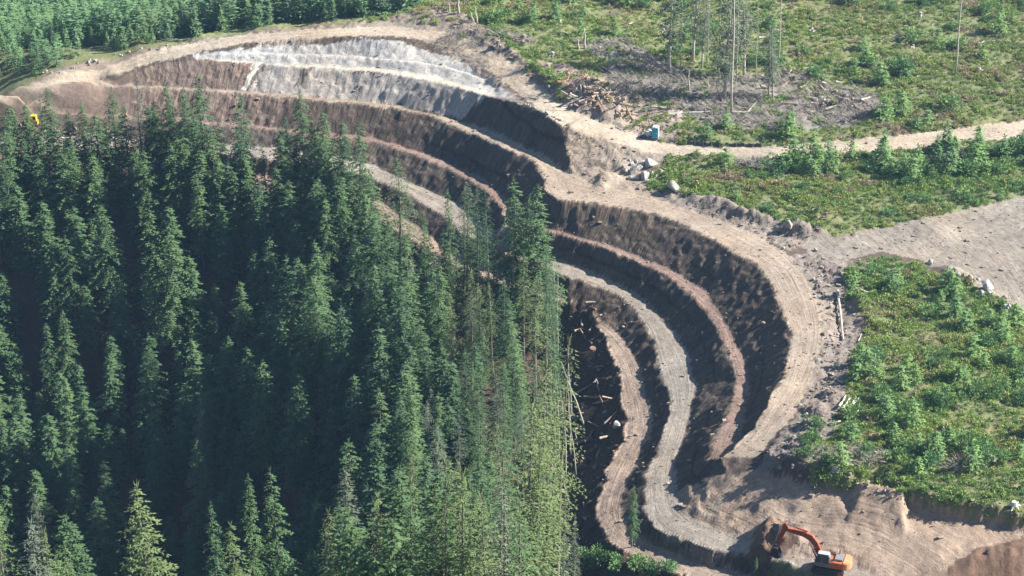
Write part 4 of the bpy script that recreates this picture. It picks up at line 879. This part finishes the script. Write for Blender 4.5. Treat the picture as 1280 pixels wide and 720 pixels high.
for k, (px, py) in enumerate([(760,88),(748,62),(690,70),(1010,70),(1080,75),(1015,40),(970,55),(1140,60),(1240,35),(1225,90),(830,40),(700,30),(1150,20)]): stump(px, py, random.uniform(.6, 1), 'old grey stump in the regrowth of the far logged slope', M_pale, 'old stumps on the far slope')
# leaning stems at the edge of the pit
for (a, b, r, lab) in [((733,540),(700,452),.17,'long bare trunk leaning left across the debris pit'),((701,617),(682,555),.16,'bare trunk leaning left at the lower end of the pit'),((715,530),(708,430),.14,'thin upright bare stem at the pit edge beside the leaning trunk'),((700,596),(695,470),.15,'tall pale bare stem at the forest edge by the pit'),((707,552),(697,465),.13,'thin pale stem leaning slightly left at the forest edge'),((722,558),(718,536),.12,'short pale stub standing in the pit'),((749,489),(745,473),.14,'short grey stub high in the debris pit'),((708,604),(703,478),.14,'pale bare stem behind the grey green half bare conifer'),((714,575),(708,455),.12,'slim bare stem standing free at the forest edge above the pit bottom'),((712,632),(694,560),.13,'pale trunk leaning left low at the forest edge'),((721,600),(708,500),.11,'thin pale trunk leaning left in front of the pit shade'),((692,455),(691,330),.13,'thin bare stem at the right forest edge above the pit'),((697,448),(696,345),.12,'second thin bare stem just right of the forest edge')]:
    snag(a[0], a[1], b[0], b[1], r, lab, 'bare_stem', 5)

# ------------------------------------------------------------------ machines and small things
P_or = simple('orange_paint', (.55,.15,.06), .6, .12, 1.5); P_ord = simple('boom_orange_red', (.36,.085,.05), .6, .15, 1.5); P_cw = simple('sunlit_orange_counterweight', (.66,.30,.15), .6, .08, 1.5)  # counterweight orange is paler: sunlight on the rear put into its colour
P_blk = simple('black_steel', (.035,.035,.04), .6, .3, 3); P_gry = simple('grey_steel', (.22,.22,.23), .5, .2, 3); P_chr = simple('bright_rod', (.6,.6,.6), .3, .05, 3, 1); P_yel = simple('yellow_paint', (.75,.42,.05), .5, .15, 1.5)
gm, gnt, gb = newmat('cab_glass'); gb.inputs['Base Color'].default_value = (.05,.07,.09,1); gb.inputs['Roughness'].default_value = .08; gb.inputs['Specular IOR Level'].default_value = .6
def part(nm, mb, mat, parent, bevel=.03, smooth=False): return link(nm, mb.mesh(nm, mat, smooth, bevel), parent)
def track_profile(L_, h, n=8):
    r = h/2; return [(-L_/2+r-r*math.cos(a), r-r*math.sin(a)) for a in np.linspace(math.pi/2, -math.pi/2, n)] and [(-L_/2+r+r*math.cos(a), r+r*math.sin(a)) for a in np.linspace(math.pi/2, 3*math.pi/2, n)]+[(L_/2-r+r*math.cos(a), r+r*math.sin(a)) for a in np.linspace(-math.pi/2, math.pi/2, n)]
def excavator(p, rz):
    # local frame: +x is the working direction, +y the cab side
    e = empty('excavator', p, rz, 'orange tracked excavator digging at the end of the gravel bench at bottom right', 'excavator')
    for sg in (-1, 1):
        m_ = MB()
        for k in range(15):
            x = -1.9+k*.272; m_.box(x-.045, x+.045, sg*1.25-.32, sg*1.25+.32, .945, .99); m_.box(x-.045, x+.045, sg*1.25-.32, sg*1.25+.32, -.03, .01)
        t = part('track', m_.prism(track_profile(4.4, .95), sg*1.25-.3, sg*1.25+.3), P_blk, e, .02)
        part('sprocket', MB().tube([(-1.75, sg*1.25-.33, .48), (-1.75, sg*1.25+.33, .48)], [.36, .36], 14), P_ord, t, 0)
    part('undercarriage', MB().box(-1.2, 1.2, -.98, .98, .35, .8).tube([(0, 0, .78), (0, 0, 1.05)], [.75, .75], 18), P_blk, e, .02)
    part('house', MB().prism([(-2.0,1.05),(1.35,1.05),(1.35,1.62),(.3,1.72),(.3,2.02),(-2.0,2.02)], -1.35, 1.35).box(-1.0,.95,-1.3,-.55,1.6,2.1), P_or, e, .06)
    cw = [(-1.9,-1.36),(-2.45,-1.3),(-2.85,-.95),(-3.0,-.4),(-3.0,.4),(-2.85,.95),(-2.45,1.3),(-1.9,1.36)]
    m_ = MB(); n = len(cw); m_.add([(a, b, 1.0) for a, b in cw]+[(a, b, 2.12) for a, b in cw], [tuple(range(n)), tuple(range(2*n-1, n-1, -1))]+[(i, i+n, (i+1) % n+n, (i+1) % n) for i in range(n)]); part('counterweight', m_, P_cw, e, .1)
    hood = part('engine_hood', MB().box(-1.85, -.75, -.95, .85, 2.02, 2.28), P_gry, e, .05)
    part('exhaust', MB().tube([(-1.2, -.75, 2.28), (-1.2, -.75, 2.75), (-1.3, -.75, 2.85)], [.07, .07, .06], 8), P_blk, hood, 0)
    part('handrail', MB().tube([(-1.9, .95, 2.02), (-1.9, .95, 2.4), (-.9, .95, 2.4), (-.9, .95, 2.02)], [.025]*4, 5), P_gry, hood, 0)
    part('walkway_grip', MB().box(-.6, .25, -1.2, -.6, 2.1, 2.13).box(-.6, .2, .55, 1.2, 2.03, 2.06), P_blk, e, 0)
    cab = part('cab', MB().prism([(-.2,1.1),(1.75,1.1),(1.8,1.75),(1.45,2.95),(.0,3.0),(-.2,2.8)], .42, 1.36), P_gry, e, .07)
    part('windscreen', MB().prism([(1.815,1.75),(1.835,1.76),(1.49,2.84),(1.475,2.84)], .52, 1.27), gm, cab, 0); m_ = MB().prism([(.95,1.7),(1.68,1.78),(1.38,2.82),(.95,2.84)], 1.365, 1.38).prism([(0,1.7),(.82,1.7),(.82,2.84),(.05,2.84)], 1.365, 1.38).prism([(.05,1.9),(1.6,1.9),(1.35,2.82),(.05,2.84)], .40, .415); part('side_window', m_, gm, cab, 0)
    part('cab_roof', MB().box(-.1, 1.42, .46, 1.32, 2.995, 3.06), simple('light_roof_paint', (.45,.46,.47), .5, .1, 2), cab, .02)
    part('mirror', MB().box(1.5, 1.55, 1.42, 1.62, 2.0, 2.4).tube([(1.5, 1.35, 2.5), (1.52, 1.52, 2.4)], [.02, .02], 4), P_blk, cab, 0)
    # boom: x-z profile bent in the middle
    by0, by1 = -.28, .2
    bprof = [(.75,1.75),(1.05,1.55),(1.5,1.7),(2.3,3.45),(3.0,4.15),(3.7,4.5),(5.95,4.95),(6.15,5.15),(6.0,5.4),(3.5,5.22),(2.55,4.95),(1.75,4.0),(.8,2.1)]
    boom = part('boom', MB().prism(bprof, by0, by1), P_ord, e, .04)
    part('boom_lamp', MB().box(1.9, 2.1, .22, .38, 3.1, 3.3), P_gry, boom, .01)
    for sg in (-1, 1):
        y = -.04+sg*.4; part('boom_cylinder', MB().tube([(1.55, y, 1.45), (2.2, y, 2.7)], [.11, .11], 8), P_ord, e, 0); part('cylinder_rod', MB().tube([(2.2, y, 2.7), (2.75, y, 3.8)], [.06, .06], 8), P_chr, e, 0)
    sc_ = part('stick_cylinder', MB().tube([(3.2, -.04, 5.35), (4.8, -.04, 5.72)], [.12, .12], 8), P_ord, e, 0); part('cylinder_rod', MB().tube([(4.8, -.04, 5.72), (6.25, -.04, 6.0)], [.065, .065], 8), P_chr, sc_, 0)
    st = [(6.0,5.05),(5.8,5.45),(6.2,6.15),(6.6,5.95),(7.25,2.6),(7.2,2.2),(6.9,2.2),(6.5,3.9)]
    part('stick', MB().prism(st, -.22, .14), P_ord, e, .03)
    part('bucket_cylinder', MB().tube([(6.75, -.04, 5.7), (7.15, -.04, 4.3)], [.09, .09], 8).tube([(7.15, -.04, 4.3), (7.45, -.04, 3.0)], [.05, .05], 8), P_chr, e, 0)
    part('bucket_link', MB().tube([(7.45, -.04, 3.0), (7.1, -.04, 2.55)], [.08, .08], 6).tube([(7.45, -.04, 3.0), (7.55, -.04, 2.2)], [.08, .08], 6), P_blk, e, 0)
    bk = part('bucket', MB().prism([(7.0,2.3),(7.55,2.35),(7.95,1.9),(7.95,1.25),(7.55,.8),(6.9,.72),(6.55,.95),(6.62,1.05),(6.95,.9),(7.45,.98),(7.75,1.35),(7.75,1.85),(7.4,2.1),(7.0,2.05)], -.7, .62).prism([(7.0,2.1),(7.4,2.12),(7.77,1.85),(7.77,1.35),(7.47,.96),(6.95,.88),(6.6,1.02)], -.7, -.66).prism([(7.0,2.1),(7.4,2.12),(7.77,1.85),(7.77,1.35),(7.47,.96),(6.95,.88),(6.6,1.02)], .58, .62), P_blk, e, 0)
    m_ = MB()
    for k in range(5): m_.prism([(6.6,.93),(6.62,1.06),(6.28,1.1)], -.68+k*.29, -.56+k*.29)
    part('teeth', m_, P_chr, bk, 0)
    return e
pe = up(1036, 713, H1(*up(1036, 713, -5.6)[:2])); ze = H1(pe[0], pe[1])
ex = excavator((pe[0], pe[1], ze+.12), R(162))
ex.scale = (.95, .95, .95)
def dozer(p, rz):
    e = empty('bulldozer', p, rz, 'yellow bulldozer half hidden behind the left row of trees', 'bulldozer')
    for sg in (-1, 1): part('track', MB().prism(track_profile(3.2, 1.0), sg*.95-.25, sg*.95+.25), P_blk, e, .02)
    part('body', MB().prism([(-1.5,.7),(1.7,.7),(1.75,1.75),(.3,1.9),(-1.5,1.75)], -.68, .68), P_yel, e, .05)
    cab = part('cab', MB().prism([(-1.2,1.8),(.15,1.88),(.05,2.9),(-1.1,2.9)], -.62, .62), P_yel, e, .04); part('side_window', MB().prism([(-1.0,2.0),(.0,2.0),(-.05,2.75),(-.95,2.75)], -.64, -.625).prism([(-1.0,2.0),(.0,2.0),(-.05,2.75),(-.95,2.75)], .625, .64), gm, cab, 0); part('roof', MB().box(-1.25, .2, -.75, .75, 2.9, 3.0), P_yel, cab, .02)
    part('blade', MB().prism([(2.45,.0),(2.6,.1),(2.42,.6),(2.6,1.2),(2.5,1.2),(2.3,.6)], -1.6, 1.6), P_gry, e, 0)
    for sg in (-1, 1): part('push_arm', MB().box(-.2, 2.4, sg*1.25-.08, sg*1.25+.08, .35, .6), P_yel, e, .02)
    part('exhaust', MB().tube([(1.0, .2, 1.8), (1.0, .2, 2.6)], [.07, .07], 8), P_blk, e, 0); e.scale = (.8, .8, .8)
p = drop(41, 161); dozer((p[0], p[1], p[2]), R(178))
def toilet(p, rz):
    e = empty('portable_toilet', p, rz, 'turquoise portable toilet with pale roof beside the dirt road', 'portable toilet')
    tq = simple('turquoise_plastic', (.02,.30,.42), .5, .1, 2); wt = simple('white_plastic', (.78,.80,.80), .5, .05, 2)
    part('base', MB().box(-.62, .62, -.62, .62, 0, .14), P_gry, e, .02); part('wall', MB().box(-.56, .56, -.56, .56, .14, 2.05), tq, e, .04)
    d = part('door', MB().box(-.4, .4, -.6, -.562, .2, 1.95), tq, e, .01); part('handle', MB().box(.25, .33, -.64, -.602, 1.0, 1.15), wt, d, 0)
    part('side_panel', MB().box(.563, .59, -.48, .48, .25, 1.9), wt, e, .01); part('roof', MB().prism([(-.62,2.05),(.62,2.05),(.5,2.22),(0,2.34),(-.5,2.22)], -.62, .62), wt, e, .03); part('vent_pipe', MB().tube([(-.35, .4, 2.2), (-.35, .4, 2.55)], [.05, .05], 8), wt, e, 0)
p = drop(819, 174); toilet(p, R(-12))
m_ = MB(); r_ = random.Random(4)
import bmesh
def tarp(px, py, sx, sy, sz, mat, lab):
    p = drop(px, py); bm = bmesh.new(); bmesh.ops.create_icosphere(bm, subdivisions=4, radius=1)
    for v in bm.verts:
        v.co *= 1+.22*math.sin(v.co.x*5+v.co.y*3)*math.cos(v.co.z*4+v.co.y*6); v.co.z = max(v.co.z, -.1); v.co = Vector((v.co.x*sx, v.co.y*sy, v.co.z*sz))
    me_ = bpy.data.meshes.new('tarpaulin_bundle'); bm.to_mesh(me_); bm.free(); o = link('tarpaulin_bundle', me_, None, mat); o.location = p; tag(o, lab, 'tarpaulin')
tarp(811, 170, .9, .7, .95, simple('pale_tarp', (.5,.52,.56), .7, .2, 2), 'pale grey tarpaulin bundle heaped left of the portable toilet'); tarp(804, 173, .6, .5, .5, simple('dark_tarp', (.09,.09,.11), .7, .2, 2), 'small dark tarpaulin bundle at the left of the pale one')
# silt fence
fp = [drop(x, np.interp(x, [858, 880, 950], [182.0, 183.0, 184.6])) for x in np.arange(858, 952, 2.6)]
sf = empty('silt_fence', fp[0], 0, 'low dark silt fence with pale posts along the far edge of the light road', 'fence'); o0 = np.array(fp[0]); m_ = MB()
mid = [np.array(q)-o0 for q in fp]
for i in range(len(mid)-1):
    a, b = mid[i], mid[i+1]; za = .62+.1*math.sin(i*1.7); zb = .62+.1*math.sin((i+1)*1.7)
    m_.add([a+(0, 0, -.1), b+(0, 0, -.1), b+(0, 0, zb), a+(0, 0, za), a+(0, .05, -.1), b+(0, .05, -.1), b+(0, .05, zb), a+(0, .05, za)], [(0,1,2,3),(7,6,5,4),(3,2,6,7)])
part('fabric', m_, simple('black_geotextile', (.06,.06,.065), .8, .2, 2), sf, 0)
pm = MB().box(-.04, .04, -.04, .04, -.2, 1.0).mesh('post', M_pale)
for i in range(0, len(mid), 4):
    o = bpy.data.objects.new('post', pm); S.collection.objects.link(o); o.parent = sf; o.location = mid[i]+np.array((0, -.07, 0))
# orange marker seen between the left trees
p = drop(158, 146); mk = empty('marker_drum', p, 0, 'small bright orange marker drum seen between the left trees below the reddish slope', 'marker drum')
hv = simple('fluorescent_orange', (.9,.16,.05), .5, .05, 2); part('drum', MB().tube([(0, 0, .06), (0, 0, .5), (0, 0, .95)], [.3, .27, .22], 14), hv, mk, 0); part('base', MB().tube([(0, 0, 0), (0, 0, .08)], [.42, .4], 14), P_blk, mk, 0); part('white_band', MB().tube([(0, 0, .55), (0, 0, .7)], [.275, .265], 14), simple('white_band', (.8,.8,.8), .5, .02), mk, 0)

# ------------------------------------------------------------------ haze
hm = bpy.data.materials.new('haze'); hm.use_nodes = True; hn = hm.node_tree; hn.nodes.clear(); ho = hn.nodes.new('ShaderNodeOutputMaterial'); pv = hn.nodes.new('ShaderNodeVolumePrincipled')
pv.inputs['Color'].default_value = (.38,.64,1,1); pv.inputs['Density'].default_value = .00012; pv.inputs['Anisotropy'].default_value = .2; hn.links.new(pv.outputs[0], ho.inputs['Volume'])
x0, x1, y0, y1, zt = gx[0]-5, gx[-1]+5, gy[0]-5, gy[-1]+5, 160
hz = MB().box(x0, x1, y0, y1, float(Zh.min())-1, max(zt, float(Zh.max())+3)); o = link('haze', hz.mesh('haze', hm)); tag(o, 'thin pale blue air between the viewer and the hillside', 'haze', None, 'stuff')
